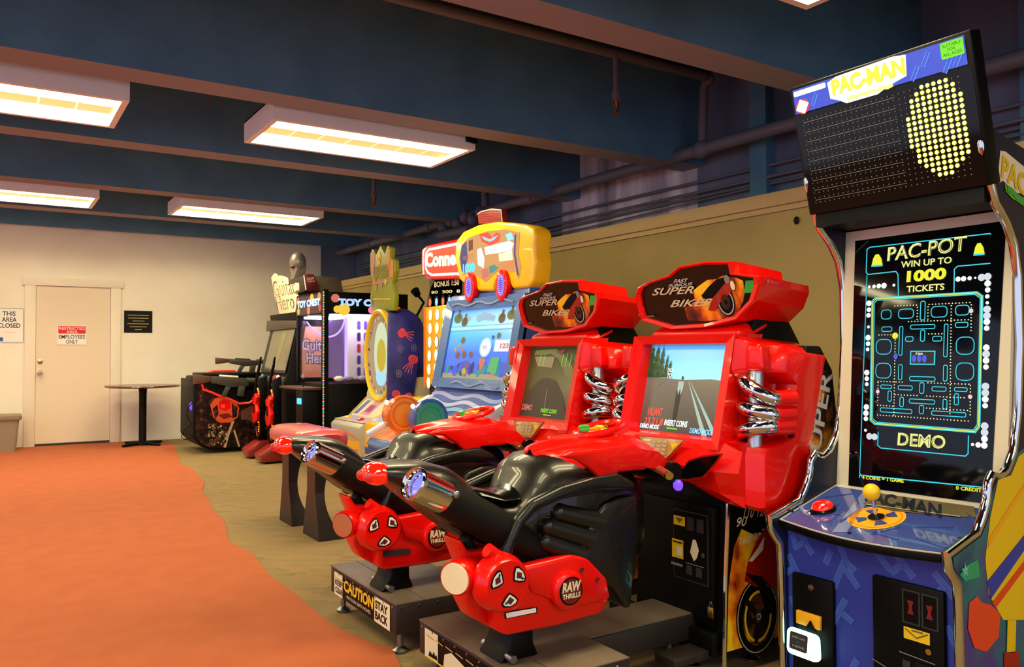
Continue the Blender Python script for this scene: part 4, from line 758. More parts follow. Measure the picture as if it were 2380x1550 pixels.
    dots([(2262, 1033, 3), (2275, 1034, 5), (2289, 1035, 6)])
    q.build('game_picture', gl)
    one(lambda m: m.box((2.50, YR+.021, 1.615), (2.72, YL-.021, 1.70), 'black'), 'lintel', t)
    # header
    hb = V((2.49, 1.555, 1.655)); hv = V((2.385-2.49, 0, 2.105-1.655)).normalized(); hn = V(XM).cross(hv); HW = .625
    q = Pan(hb, XM, hv, step=.0012); PQ = q.q
    crn = [PQ(*c) for c in ((1885, 495), (2292, 412), (2237, 74), (1831, 202))]
    x0, x1, yb, yt = -.315, .318, 0.0, .46
    c3 = [q.o+q.u*a+q.v*b_ for a, b_ in ((x0, yb+.005), (x1, yb+.005), (x1, yt), (x0, yt))]
    hd = one(lambda m: m.prism(c3, hn*-.06, 'black', .006), 'header_box', t)
    f = lambda u, v: (x0+(x1-x0)*u, yb+.005+(yt-yb-.005)*v)
    q.rect(*f(.02, .79), *f(.97, .975), 'g_mblue', 1)
    for u, v in ((.08, .84), (.15, .86), (.62, .85), (.72, .83), (.78, .9), (.88, .82), (.66, .93), (.93, .84)):
        a = f(u, v); q.line([(a[0]-.012, a[1]-.02), (a[0]+.012, a[1]+.02)], .014, 'g_mlight', 2); q.line([(a[0]-.012, a[1]-.02), (a[0]+.012, a[1]+.02)], .009, 'g_mblue', 3)
    a = f(.25, .84); q.poly([f(.25, .83), f(.245, .95), f(.3, .975), f(.62, .985), f(.69, .97), f(.68, .83), f(.58, .80), f(.52, .765), f(.34, .765), (f(.3, .80))], 'g_white_m', 4)
    a = f(.27, .84); b_ = f(.68, .84); q.text('PAC-MAN', a[0], a[1], b_[0]-a[0], .055, 'g_gold', 6, .05); a = f(.35, .79); q.line([(a[0]+.018*i, a[1]+.004*(i % 2)) for i in range(10)], .011, 'g_gold2', 6)
    a = f(.03, .92); q.rr(a[0], a[1], a[0]+.13, a[1]+.018, .006, 0, 'g_white_m', 5); a = f(.075, .835); q.ell(a[0], a[1], .026, .026, 'g_red', 5); q.poly([(a[0]-.028, a[1]-.008), (a[0]+.006, a[1]-.026), (a[0]+.028, a[1]+.008), (a[0]-.006, a[1]+.026)], 'g_white_m', 6)
    a = f(.86, .86); q.rr(a[0], a[1], a[0]+.068, a[1]+.048, .004, 0, 'g_lime', 6)
    for i, s in enumerate(('SUITABLE', 'FOR', 'ALL AGES')): q.text(s, a[0]+(.006 if i != 1 else .022), a[1]+.033-.013*i, .056 if i != 1 else .022, .009, 'dgrey', 7)
    q.build('marquee', hd)
    q = Pan(hb, XM, hv, step=.0012); q.rect(*f(.015, .01), *f(.985, .78), 'led_glass', 0)
    NX, NY = 30, 18
    for j in range(NY):
        for i in range(NX):
            u = .06+.86*i/(NX-1); v = .09+.64*j/(NY-1); a = f(u, v); du = (u-.80)/.155; dv = (v-.44)/.33
            on = du*du+dv*dv < 1
            if on: q.ell(a[0], a[1], .0068, .0068, 'g_led', 2, 8); q.ell(a[0], a[1], .0035, .0035, 'g_led_core', 3, 6)
            else: q.ell(a[0], a[1], .0024, .0024, 'g_led_off', 2, 6)
        if j % 2 == 0: q.line([f(.06, .11+.64*j/(NY-1)), f(.6, .11+.64*j/(NY-1))], .0012, 'grey', 1)
    q.build('dot_matrix', hd)
    return t
mat('navy_dark', '10162e', .4); mat('maze_blue', '2a3aa0', .4); mat('maze_line', '5577c8', .4); mat('maze_in', '3a55bc', .4); mat('cp_blue', '3c4c9c', .12, coat=1); mat('cp_pale', '7a88c0', .15, coat=1); mat('cream_d', 'a89a70', .5)
mat('yellow_art', 'e8c010', .4); mat('teal_art', '2a4a6a', .4, noise=[(.35, '24305a'), (.5, '2a6a6e'), (.65, '4a3a7a')], nscale=5); mat('orange_art', 'e0451a', .4); mat('green_art', '2a9a68', .4); mat('teal_l', '6ac0a0', .4); mat('orange_y', 'f0a818', .4); mat('red_coin', '7a1410', .4)
mat('bezel_cream', 'cfc7b0', .5); mat('screen_glass', '050507', .05, spec=.3); mat('led_glass', '0d0b0a', .06, spec=.25); mat('redbtn', 'd8120a', .15, coat=1, emit=.5, ecol='ff1808')
glow('g_dotpink', 'ffc8d8', 1); glow('g_dotw', 'e0e8f4', .9); glow('g_white_m', 'fff4e0', 1.3); glow('g_gold2', 'ffe080', 1.5)
maze_machine()
# ------------------------------------------------------------------ bench with two arched legs
def bench():
    t = thing('bench_seat', 'stool bench with glossy pink-red top and black arched legs behind the rear bike', 'bench', (1.85, 5.25, 0))
    # seat top (padded, pinkish)
    rg = []
    for y, k in ((4.93, .6), (4.96, .9), (5.05, 1), (5.62, 1), (5.7, .9), (5.74, .6)):
        r = []
        for i in range(16):
            a = 2*math.pi*i/16; r.append(V((1.81+.16*k*math.copysign(abs(math.cos(a))**.6, math.cos(a)), y, .615+.065*k*math.copysign(abs(math.sin(a))**.7, math.sin(a)))))
        rg.append(r)
    one(lambda m: m.loft(rg, 'seat_pink'), 'seat', t)
    one(lambda m: m.box((1.72, 4.96, .50), (1.90, 5.68, .552), 'black', .01), 'seat_frame', t)
    for y0, y1, yt0, yt1 in ((4.89, 5.20, 4.97, 5.12), (5.42, 5.70, 5.50, 5.64)):
        rings = []; n = 14
        for i in range(n+1):
            v = i/n; z = .5*v; k = min(1, v*1.7); ya = y0+(yt0-y0)*k; yb = y1+(yt1-y1)*k; xr = 1.80+.11*(2*v-1)**2 if v < .5 else 1.80+.06*(2*v-1)**2
            rings.append([V((1.74, ya, z)), V((xr, ya, z)), V((xr, yb, z)), V((1.74, yb, z))])
        one(lambda m: m.loft(rings, 'legbrown', smooth=False), 'leg', t)
mat('legbrown', '1e1715', .4)
bench()
# ------------------------------------------------------------------ fishing game with yellow bus-shaped sign
def bus_game():
    YL_, YR_ = 5.5, 4.42; t = thing('fishing_arcade_game', 'blue undersea arcade game with yellow bus-shaped sign and two drum-shaped controls', 'arcade game', (3.0, 4.96, 0))
    Y0 = YL_
    cab = one(lambda m: m.prism([(3.02, YR_, .03), (2.75, YR_, .72), (2.86, YR_, .9), (3.0, YR_, 1.60), (3.3, YR_, 1.62), (3.7, YR_, 1.4), (3.9, YR_, .03)], (0, YL_-YR_, 0), 'sea_blue', .01), 'cabinet', t)
    # screen
    o = V((2.868, YL_, .93)); sv = V((.135, 0, .645)).normalized()
    fr_ = lambda y, s_, d_=0: V((2.86, y, .915))+sv*s_-V((d_, 0, 0))
    one(lambda m: m.loft([[fr_(YL_, 0, -.03), fr_(YR_, 0, -.03), fr_(YR_, .66, -.03), fr_(YL_, .66, -.03)], [fr_(YL_, 0, .03), fr_(YR_, 0, .03), fr_(YR_, .66, .03), fr_(YL_, .66, .03)], [fr_(YL_-.10, .07, .02), fr_(YR_+.1, .07, .02), fr_(YR_+.1, .58, .02), fr_(YL_-.10, .58, .02)], [fr_(YL_-.10, .07, 0), fr_(YR_+.1, .07, 0), fr_(YR_+.1, .58, 0), fr_(YL_-.10, .58, 0)]], 'frame_blue', smooth=False, cap=False), 'screen_frame', cab)
    q = Pan(fr_(YL_, 0, .032), XM, sv); 
    for x in (.03, .5, .9): q.ring(x+.02, .035 if x > .1 else .05, .018, .022, .004, 'g_lblue' if 0 else 'cp_pale', 1)
    q.line([(.1+.05*i, .62+.012*math.sin(i)) for i in range(18)], .012, 'cp_pale', 1); q.line([(.3+.05*i, .035+.015*math.sin(i*.9)) for i in range(14)], .014, 'cp_pale', 1)
    q.build('frame_artwork', cab)
    q = Pan(fr_(YL_-.10, .07, .002), XM, sv); W_, H_ = YL_-YR_-.2, .51; G = lambda x, y: (x*W_, y*H_)
    q.rect(0, 0, W_, H_, 'seagrad')
    for cx_, cy_, s_ in ((.45, .86, .05), (.52, .89, .06), (.6, .87, .05), (.66, .85, .04), (.27, .87, .04)): q.ell(*G(cx_, cy_), s_*W_, s_*H_*1.1, 'g_cloud', 1)
    q.rect(*G(0, .68), *G(1, .70), 'g_lblue_d', 2); q.rect(*G(0, .75), *G(1, .76), 'g_lblue_d', 2)
    for x, y, w_, m_ in ((.1, .88, .07, 'g_dgreen2'), (.22, .82, .05, 'g_brown'), (.8, .84, .05, 'g_brown'), (.93, .88, .06, 'g_dgreen2')): q.ell(*G(x, y), w_*W_, .07*H_, m_, 3); q.rect(*G(x-.01, y), *G(x+.02, y+.12), 'g_brown', 3)
    for x, y, r_, m_ in ((.25, .55, .035, 'g_olive2'), (.2, .47, .02, 'g_yellow_d'), (.15, .42, .022, 'g_yellow_d'), (.27, .42, .025, 'g_coral'), (.2, .33, .035, 'g_rust'), (.31, .34, .035, 'g_rust'), (.42, .34, .032, 'g_rust'), (.72, .58, .02, 'g_deep'), (.8, .6, .03, 'g_olive2')): q.ell(*G(x, y), r_*W_, r_*H_*1.4, m_, 3, 10)
    random.seed(5)
    for i in range(34):
        x = random.random(); q.ell(*G(x, .08+.11*random.random()), (.02+.04*random.random())*W_, (.03+.06*random.random())*H_, random.choice(['g_deep', 'g_teal', 'g_mblue', 'g_purple_d', 'g_coral', 'g_teal']), 3+i % 3, 9)
    q.rect(0, 0, W_, .07*H_, 'g_sand', 3); q.ell(*G(.36, .1), .035*W_, .05*H_, 'g_yellow_d', 7, 8)
    q.poly([G(.62, .1), G(.57, .27), (.62*W_, .3*H_), G(.68, .26)], 'g_coral', 7); q.poly([G(.72, .1), G(.76, .3), G(.88, .3), G(.86, .08)], 'g_green_d', 8); q.ell(*G(.64, .44), .09*W_, .14*H_, 'g_pale_blue', 7); q.ell(*G(.64, .44), .075*W_, .12*H_, 'g_white_s', 8); q.text('COIN', *G(.60, .42), .06*W_, .04*H_, 'g_mblue', 9)
    q.rect(*G(.77, .38), *G(1, .54), 'g_white_s', 6); q.text('123', *G(.86, .42), .12*W_, .07*H_, 'g_coral', 9, .04)
    q.build('game_picture', cab)
    # lower sloped panel waves
    q = Pan(V((3.02, YL_, .03)), XM, V((-.27, 0, .69))); 
    q = Pan(V((2.75, YL_, .72)), XM, V((.11, 0, .18)))
    for k, (a, m_) in enumerate(((.16, 'wave_a'), (.10, 'wave_b'), (.04, 'wave_c'))): q.line([(.0+.045*i, a+.018*math.sin(i*.55+k)) for i in range(25)], .03, m_, k)
    q.build('wave_artwork', cab)
    # console
    one(lambda m: m.prism([(2.33, YR_-.02, .03), (2.30, YR_-.02, .52), (2.33, YR_-.02, .555), (2.80, YR_-.02, .74), (3.0, YR_-.02, .74), (3.0, YR_-.02, .03)], (0, YL_-YR_+.02, 0), 'console_blue', .01), 'console', t)
    con = t.children[-1] if t.children else t
    q = Pan((2.33, YL_-.03, .555), XM, (.47, 0, .185)); Wc = YL_-YR_-.06
    q.rect(0, .01, Wc, .48, 'deck_orange'); q.poly([(.0, .2), (.3, .3), (.5, .2), (.6, .3), (1.0, .2), (1.0, .47), (0, .47)], 'teal', 1); q.poly([(.3, .35), (.6, .3), (.7, .42), (.4, .45)], 'sandy', 2); q.poly([(.6, .15), (.8, .2), (.9, .1), (.7, .05)], 'yellow', 2); q.line([(.35, .4), (.55, .38), (.6, .44)], .02, 'brown', 3)
    q.build('console_artwork', con)
    for yy in (YL_-.015, YR_): one(lambda m: m.prism([(2.31, yy-.025, .56), (2.80, yy-.025, .755), (2.86, yy-.025, .85), (2.80, yy-.025, .85), (2.30, yy-.025, .60)], (0, .05, 0), 'rail_white', .008), 'side_rail', con)
    q = Pan((2.299, YL_-.0, .03), XM, (-.03, 0, .49)); 
    q = Pan((2.325, YL_, .03), XM, (-.03, 0, .49))
    q.rect(0, .0, .06, .49, 'orange_y', 1); q.line([(.0, .44), (1.08, .44)], .05, 'blue', 2); q.poly([(.06, .3), (.5, .36), (1.06, .3), (1.06, .42), (.06, .42)], 'wave_c', 1); q.poly([(.3, .36), (.5, .42), (.7, .36), (.5, .33)], 'orange_y', 3)
    q.rect(.08, .0, .5, .30, 'black', 4)
    for i in range(2): q.rect(.15+.06*i, .14, .17+.06*i, .23, 'g_lime_d', 6)
    q.ell(.33, .22, .01, .01, 'white', 6); q.ell(.37, .22, .01, .01, 'white', 6); q.rect(.5, 0, .58, .3, 'orange_y', 4); q.build('front_artwork', con)
    # drum controls
    for (fx, fy), col, ring_, lens_, nm in (((2.42, 4.93), 'orange_gloss', 'orange', 'lens_orange', 'orange_drum'), ((2.52, 4.72), 'blue_gloss', 'teal', 'lens_green', 'blue_drum')):
        z = .755 if nm[0] == 'o' else .755; c_ = at(0, fx, 941 if nm[0] == 'o' else 1003, 963 if nm[0] == 'o' else 973); ax = V((.05, -1, .04)).normalized()
        d_ = one(lambda m: m.lathe(c_-ax*.17, ax, [(.05, 0), (.10, .02), (.115, .05), (.12, .14), (.134, .145), (.134, .165), (.12, .17), (.115, .162)], col, 32), nm, t)
        one(lambda m: m.lathe(c_-ax*.012, ax, [(.117, 0), (.11, .004), (.001, .006)], lens_, 32) , 'drum_face', d_)
        u_ = ax.cross(V((0, 0, 1))).normalized()*-1; qq = Pan(c_+ax*-.004, V((0, 0, 1)).cross(ax), (0, 0, 1)); qq.ring(0, 0, .085, .085, .012, ring_, 1, 36); qq.ring(0, 0, .05, .05, .006, 'yellow' if nm[0] == 'o' else 'green', 1, 30); qq.build('face_rings', d_)
        one(lambda m: m.box((c_.x-.02, c_.y+.05, .60), (c_.x+.06, c_.y+.14, c_.z-.08), 'orange_y' if nm[0] == 'o' else 'blue_gloss', .01), 'drum_stand', d_)
        def lights(m):
            for i in range(3): m.ball(c_-ax*.09+V((-.09, 0, .085-.05*i)), (.012, .03, .018), 'g_white_m', 8, 6)  # glowing white spots put in as glints on the drum
        one(lights, 'drum_glint', d_)
    # bus-shaped sign
    X = 2.98; O = [(1056, 600), (1058, 560), (1075, 538), (1110, 522), (1150, 515), (1190, 517), (1222, 522), (1240, 530), (1244, 545), (1240, 575), (1244, 610), (1240, 655), (1228, 668), (1190, 672), (1182, 655), (1165, 640), (1150, 655), (1146, 677), (1110, 677), (1100, 655), (1088, 645), (1078, 660), (1066, 650), (1062, 628)]
    op = [at(0, X, x, y) for x, y in O]
    sg = one(lambda m: m.prism(op, (.14, 0, 0), 'bus_yellow', .022, 3), 'bus_sign', t)
    q = Pan((X-.001, 0, 0), XM, UZ)
    q.pq([(1068, 600), (1073, 570), (1090, 552), (1130, 538), (1175, 533), (1208, 540), (1207, 560), (1205, 590), (1212, 620), (1204, 650), (1200, 632), (1180, 630), (1160, 625), (1140, 645), (1128, 655), (1108, 640), (1088, 632), (1076, 640), (1072, 625)], 'g_sign_bg', 1)
    q.pq([(1070, 600), (1074, 572), (1085, 560), (1088, 600), (1080, 636), (1074, 630)], 'g_deep', 2); q.pq([(1090, 560), (1100, 556), (1100, 580), (1090, 584)], 'g_reddark', 2); q.pq([(1115, 545), (1135, 540), (1145, 552), (1155, 540), (1165, 545), (1160, 562), (1140, 570), (1122, 562)], 'g_redsign', 3); q.pq([(1120, 548), (1140, 556), (1160, 546), (1150, 558), (1140, 562), (1128, 558)], 'g_pale_blue', 4)
    q.pq([(1128, 575), (1160, 566), (1186, 560), (1196, 566), (1190, 582), (1160, 588), (1130, 592)], 'g_white_hot2', 4); q.pq([(1160, 590), (1192, 582), (1194, 604), (1162, 608)], 'g_cream', 4); q.pq([(1168, 612), (1200, 604), (1204, 620), (1180, 628), (1160, 624)], 'g_orange2', 4)
    q.pq([(1110, 580), (1120, 575), (1128, 600), (1126, 624), (1112, 616)], 'g_white_s', 4); q.pq([(1120, 628), (1135, 622), (1140, 640), (1124, 650)], 'g_coral', 4); q.pq([(1138, 620), (1150, 615), (1160, 622), (1150, 632), (1140, 636)], 'g_teal', 4); q.pq([(1176, 545), (1190, 540), (1196, 556), (1182, 560)], 'g_lblue', 4)
    q.line([q.q(1200, 545), q.q(1198, 590), q.q(1206, 640)], .02, 'g_deep', 5)
    q.tq('1000', (1078, 636), (1106, 632), (1078, 614), 'g_cyan_hot', 6, .05); q.tq('WIN UP TO', (1078, 606), (1102, 600), (1078, 596), 'g_coral', 6)
    q.build('sign_artwork', sg)
    for cx_, cy_ in ((1092, 668), (1167, 663)):
        c_ = at(0, X-.02, cx_, cy_); wr = one(lambda m: m.prism([(X-.03, c_.y+.075*math.cos(a), c_.z+.11*math.sin(a)) for a in [2*math.pi*i/28 for i in range(28)]], (.05, 0, 0), 'red_gloss', .008), 'sign_wheel', sg)
        qq = Pan((X-.0305, c_.y, c_.z), XM, UZ); qq.ell(0, 0, .042, .075, 'g_mblue_hot', 0); qq.ell(0, 0, .026, .052, 'g_indigo', 2); 
        for i in range(8): qq.line([(-.03, -.05+.0145*i), (.03, -.048+.0145*i)], .003, 'g_lilac', 3)
        for a in (45, 135, 225, 315): a = math.radians(a); qq.line([(.05*math.cos(a), .082*math.sin(a)), (.07*math.cos(a), .105*math.sin(a))], .006, 'g_coral', 3)
        qq.build('wheel_face', wr)
    ch = [(1112, 520), (1110, 498), (1118, 492), (1142, 486), (1165, 488), (1168, 516)]
    cm = one(lambda m: m.prism([at(0, X+.05, x, y) for x, y in ch], (.05, 0, 0), 'brickred', .004), 'sign_chimney', sg)
    q = Pan((X+.05, 0, 0), XM, UZ); 
    for j in range(5): q.line([q.q(1114, 514-5*j), q.q(1165, 510-5*j)], .004, 'red_dark', 0)
    q.line([q.q(*c_) for c_ in ch[1:]], .008, 'lgrey', 1); q.build('chimney_outline', cm)
    one(lambda m: m.box((3.04, 4.6, 1.58), (3.15, 5.3, 1.75), 'black'), 'sign_bracket', t)
mat('sea_blue', '2a3f8c', .35, noise=[(.35, '28378c'), (.6, '3a5cae')], nscale=3, coat=.3); mat('frame_blue', '3f66a6', .3, coat=.4); mat('console_blue', '3566b0', .35, coat=.4); mat('wave_a', '6a7cc0', .35); mat('wave_b', '8c9cd0', .35); mat('wave_c', '5c96cc', .35); mat('deck_orange', 'e0662a', .3, noise=[(.3, 'd8582a'), (.7, 'f0903a')], nscale=6)
mat('sandy', 'c9a878', .4); mat('rail_white', 'dfe6ff', .3); mat('orange_gloss', 'f07010', .2, coat=.8); mat('blue_gloss', '2a5aa8', .2, coat=.8); mat('lens_orange', 'e0762a', .3, emit=.25, ecol='f08020'); mat('lens_green', '2e7a66', .3, emit=.2, ecol='3a9a70'); mat('bus_yellow', 'f5b50a', .35, coat=.5, emit=.12, ecol='f5a800'); mat('brickred', '7a1a14', .5)
grad('seagrad', [(0, '8a9aa0'), (.08, '3a58b8'), (.35, '3a62cc'), (.66, '4a9ae0'), (.72, '7ac0ee'), (.78, '6ab0ea'), (1, '4a8ade')], 2, .8)
for nm_, c_, e_ in (('g_cloud', 'a8d0f0', .8), ('g_lblue_d', '8acaf0', .8), ('g_dgreen2', '6a7a3a', .7), ('g_yellow_d', 'd8c030', .8), ('g_rust', 'a0603a', .7), ('g_purple_d', '7a5ab8', .8), ('g_green_d', '5ac878', .8), ('g_pale_blue', 'a8e0f0', 1), ('g_white_s', 'f0f0f8', 1), ('g_lime_d', 'b0d030', .8), ('g_sign_bg', 'd89a5a', 1), ('g_white_hot2', 'fff0d0', 2), ('g_orange2', 'e88a4a', 1), ('g_cyan_hot', '3ac8ff', 1.6), ('g_mblue_hot', '6a5cff', 2.2), ('g_indigo', '3a2ac8', 1.2)): glow(nm_, c_, e_)
bus_game()
# ------------------------------------------------------------------ disc-dropping game with red lit sign
def connect_game():
    t = thing('disc_game', 'yellow disc-dropping ticket game with glowing red sign, behind the bus-shaped sign', 'arcade game', (3.4, 6.0, 0)); X = 3.16
    YA = at(0, X, 985, 800).y; YB = 5.58
    cab = one(lambda m: m.prism([(X+.02, YB, .03), (X+.02, YB, 1.9), (3.6, YB, 1.9), (3.85, YB, 1.2), (3.85, YB, .03)], (0, YA-.06-YB, 0), 'dkbrown', .01), 'cabinet', t)
    bd = one(lambda m: m.prism([at(0, X, *c) for c in ((985, 715), (1060, 705), (1060, 905), (985, 890))], (.12, 0, 0), 'bus_yellow', .006), 'disc_board', t)
    q = Pan((X-.001, 0, 0), XM, UZ)
    c0 = at(0, X, 985, 800).y; q2 = Pan((X-.001, c0, 0), XM, UZ)
    q2.rect(0, .87, .035, 1.56, 'orange', 0)
    for i in range(4):
        for j in range(6):
            a = q2.q(1001+16*i-(j*.9), 732+31.5*j-(i*1.0)); q2.ell(a[0], a[1], .038, .052, 'blue' if (i+j) % 3 == 0 and i else 'yellow', 1, 18); q2.ell(a[0], a[1], .029, .045, 'g_hole', 2, 18)
    q2.build('lit_holes', bd)
    top = one(lambda m: m.prism([at(0, X+.02, *c) for c in ((991, 715), (994, 690), (1002, 665), (1010, 650), (1075, 645), (1075, 712))], (.1, 0, 0), 'dkbrown', .004), 'score_arch', t)
    q = Pan((X+.018, c0, 0), XM, UZ); q.tq('BONUS 1:50', (1010, 668), (1068, 662), (1010, 655), 'cream', 1, .02); q.tq('80  300  8', (1003, 683), (1070, 680), (1003, 676), 'cream', 1, .02)
    q.build('score_lettering', top)
    for i in range(6):
        q = Pan((X+.018, c0, 0), XM, UZ); a = q.q(1000+15*i, 703-i*1.2); q.ell(a[0], a[1], .024, .034, 'g_orange3' if i % 2 == 0 else 'g_lblue', 1, 16); q.ring(a[0], a[1]+.006, .03, .042, .006, 'dgrey', 2); q.build('slot_lamp', top)
    sgp = [(978, 600), (980, 580), (990, 570), (1062, 555), (1090, 551), (1090, 652), (1062, 648), (1000, 650), (986, 642), (979, 625)]
    sp = [at(0, X-.02, x, y) for x, y in sgp]
    s = one(lambda m: m.prism(sp, (.1, 0, 0), 'red_gloss', .012, 3), 'sign_box', t)
    q = Pan((X-.021, c0, 0), XM, UZ); q.pq([(984, 602), (986, 584), (994, 575), (1062, 562), (1086, 558), (1086, 644), (1062, 641), (1002, 643), (990, 636), (985, 622)], 'g_redsign', 0)
    q.line([q.q(*c) for c in ((1086, 562), (1062, 567), (998, 580), (991, 588), (989, 604), (990, 622), (995, 633), (1004, 639), (1062, 636), (1086, 639))], .02, 'g_neon', 2)
    for i in range(16): a = q.q(984-1.2*math.sin(i/15*3.1), 584+i*3.5); q.line([a, (a[0]+.025, a[1])], .008, 'g_neon', 3)
    q.tq('Connect', (990, 622), (1083, 615), (990, 588), 'g_cream_hot', 4, .05); q.build('sign_lettering', s)
    con = one(lambda m: m.prism([(2.60, YB+.05, .03), (2.60, YB+.05, .60), (3.0, YB+.05, .80), (X+.02, YB+.05, .80), (X+.02, YB+.05, .03)], (0, YA-YB-.1, 0), 'bus_yellow', .01), 'console', t)
    q = Pan((2.6, YA-.06, .6), XM, (.4, 0, .2)); q.rect(.05, .04, .6, .4, 'console_grey'); q.line([(.0, .42), (.7, .42)], .03, 'yellow', 2); q.build('console_top', con)
mat('dkbrown', '3a241c', .5); mat('console_grey', '7a8a7a', .3, coat=.4); glow('g_hole', 'fff8e0', 2.2); glow('g_orange3', 'ff6a3a', 1.3); glow('g_cream_hot', 'ffe8b0', 2.2)
connect_game()
# ------------------------------------------------------------------ round-window pusher game
def round_game():
    t = thing('round_window_game', 'ticket game with round yellow-rimmed window and dark blue jellyfish side, next to the claw machine', 'arcade game', (3.2, 6.85, 0))
    X = 3.0; cy, cz = 6.85, 1.145; ry, rz = .285, .39
    def ov(x, k, n=32): return [V((x, cy+ry*k*math.cos(2*math.pi*i/n), cz+rz*k*math.sin(2*math.pi*i/n))) for i in range(n)]
    one(lambda m: m.loft([ov(X+.03, 1.0), ov(X+.02, 1.08), ov(X+.25, 1.10), ov(X+.34, .98), ov(X+.36, .8)], 'jelly_navy'), 'drum_body', t)
    b = t.children[0] if t.children else None
    body = [o for o in bpy.data.objects if o.parent == t][-1]
    rim = one(lambda m: m.loft([ov(X+.02, 1.08), ov(X-.02, 1.08), ov(X-.03, 1.04), ov(X-.02, .98), ov(X, .97)], 'yellow', cap=False), 'window_rim', t)
    q = Pan((X+.0, cy, cz), XM, UZ); q.ell(0, 0, ry*.98, rz*.98, 'plate_grey', 0, 32); q.ell(.04, .02, ry*.55, rz*.72, 'roundglow', 2, 28); q.ell(.05, -.0, ry*.35, rz*.38, 'g_yellow_d', 4, 20); q.ell(.04, -.2, ry*.4, rz*.2, 'g_pale_blue', 3, 20)
    random.seed(3)
    for i in range(26): a = random.random()*2*math.pi; q.ell(ry*.85*math.cos(a), rz*.86*math.sin(a), .012, .016, random.choice(['pink', 'brown', 'teal', 'cream', 'purple', 'red_deep'] if math.sin(a) < 0 else ['cream', 'trim_tan']), 5, 8)
    q.build('window_artwork', rim)
    # side art on the right flank: flat side shell facing the viewer
    sd = one(lambda m: m.prism([at(1, 6.50, x, y) for x, y in ((905, 728), (930, 728), (948, 748), (962, 780), (972, 815), (973, 850), (966, 890), (960, 930), (902, 935))], (0, .04, 0), 'jelly_navy', .006), 'side_panel', body)
    q = Pan((2.9, 6.499, 0), (1, 0, 0), UZ)
    def jelly(x, y, s, r):
        a = q.q(x, y); q.ell(a[0], a[1], .045*s, .035*s, 'jelly_red', 1, 14, r); q.ring(a[0], a[1], .04*s, .03*s, .004, 'pink', 2, 14)
        for i in range(4):
            th = r-1.57+(i-1.5)*.25; pts = [(a[0]+math.cos(th)*k*.03*s+math.sin(k*1.5)*.006, a[1]+math.sin(th)*k*.03*s) for k in range(1, 5)]; q.line(pts, .006*s, 'pink', 1)
    jelly(934, 774, 1.0, 1.3); jelly(960, 835, 1.1, -.5); jelly(920, 915, .9, 0); jelly(950, 920, .8, -.4)
    for x, y in ((930, 810), (962, 808), (927, 868)):
        a = q.q(x, y)
        for k in range(5): th = k*2*math.pi/5; q.ring(a[0]+.018*math.cos(th), a[1]+.02*math.sin(th), .012, .014, .003, 'cp_pale', 1, 10)
    q.build('jellyfish_artwork', sd)
    # head board
    hb = [(862, 722), (860, 690), (865, 655), (860, 630), (860, 590), (866, 578), (874, 592), (884, 570), (894, 590), (900, 570), (908, 576), (907, 598), (916, 605), (917, 630), (910, 660), (916, 690), (914, 722)]
    h = one(lambda m: m.prism([at(0, X+.05, *c) for c in hb], (.05, 0, 0), 'olive_green', .006), 'head_board', t)
    q = Pan((X+.05, 7.06, 0), XM, UZ)
    q.pq([(864, 582), (872, 590), (870, 640), (863, 640)], 'pinkish', 1); q.pq([(900, 575), (907, 580), (906, 625), (899, 625)], 'orange_soft', 1); q.pq([(908, 602), (915, 606), (915, 640), (907, 650)], 'orange_soft', 2); q.ell(*q.q(882, 600), .035, .06, 'yellow', 2); q.ell(*q.q(882, 603), .014, .02, 'olive_', 3)
    q.tq('PINEAPPLE', (869, 636), (902, 630), (869, 620), 'dgold', 4, .03); q.tq('ARCADE', (869, 650), (902, 644), (869, 638), 'dgold', 4, .03); q.rect(*q.q(866, 662), *q.q(904, 650), 'pinkish', 2); q.line([q.q(865, 695), q.q(910, 695)], .01, 'yellow', 3); q.ell(*q.q(865, 700), .02, .05, 'cp_pale', 3)
    for x, y in ((875, 668), (888, 662), (897, 655), (872, 655)): q.ell(*q.q(x, y), .02, .028, random.choice(['orange_soft', 'pinkish', 'yellow']), 4, 10)
    q.build('head_artwork', h)
    # neck and console
    nk = one(lambda m: m.prism([(3.0, 6.55, .03), (2.98, 6.55, .62), (3.0, 6.55, .80), (3.05, 6.55, .95), (3.35, 6.55, .95), (3.45, 6.55, .03)], (0, .6, 0), 'plate_cream', .01), 'neck_panel', t)
    con = one(lambda m: m.prism([(2.70, 6.5, .03), (2.66, 6.5, .53), (2.70, 6.5, .565), (2.84, 6.5, .59), (3.02, 6.5, .76), (3.05, 6.5, .03)], (0, .68, 0), 'plate_grey', .01), 'console', t)
    q = Pan((2.70, 7.18, .567), XM, (.14, 0, .025)); q.rect(.0, .0, .68, .14, 'lilac_', 0); q.line([(0, .003), (.68, .003)], .015, 'yellow', 2); 
    q.build('console_top', con)
    q = Pan((2.84, 7.18, .59), XM, (.18, 0, .17)); q.rect(.03, .01, .65, .23, 'plate_cream', 0); q.poly([(.2, .03), (.28, .2), (.44, .2), (.4, .03)], 'pinkish', 1); q.rect(.25, .06, .38, .15, 'purple', 2); q.rect(.28, .08, .35, .13, 'red_gloss', 3); q.line([(.0, .0), (.0, .24)], .02, 'yellow', 2); q.poly([(.05, .03), (.1, .2), (.17, .2), (.14, .03)], 'cp_pale', 1); q.build('slope_artwork', con)
    for yy in (7.03, 6.72):
        one(lambda m: m.lathe((2.77, yy, .578), (0, 0, 1), [(.035, 0), (.035, .008), (.02, .02), (.001, .025)], 'yellow' if yy > 7 else 'red_gloss', 14), 'push_button', con)
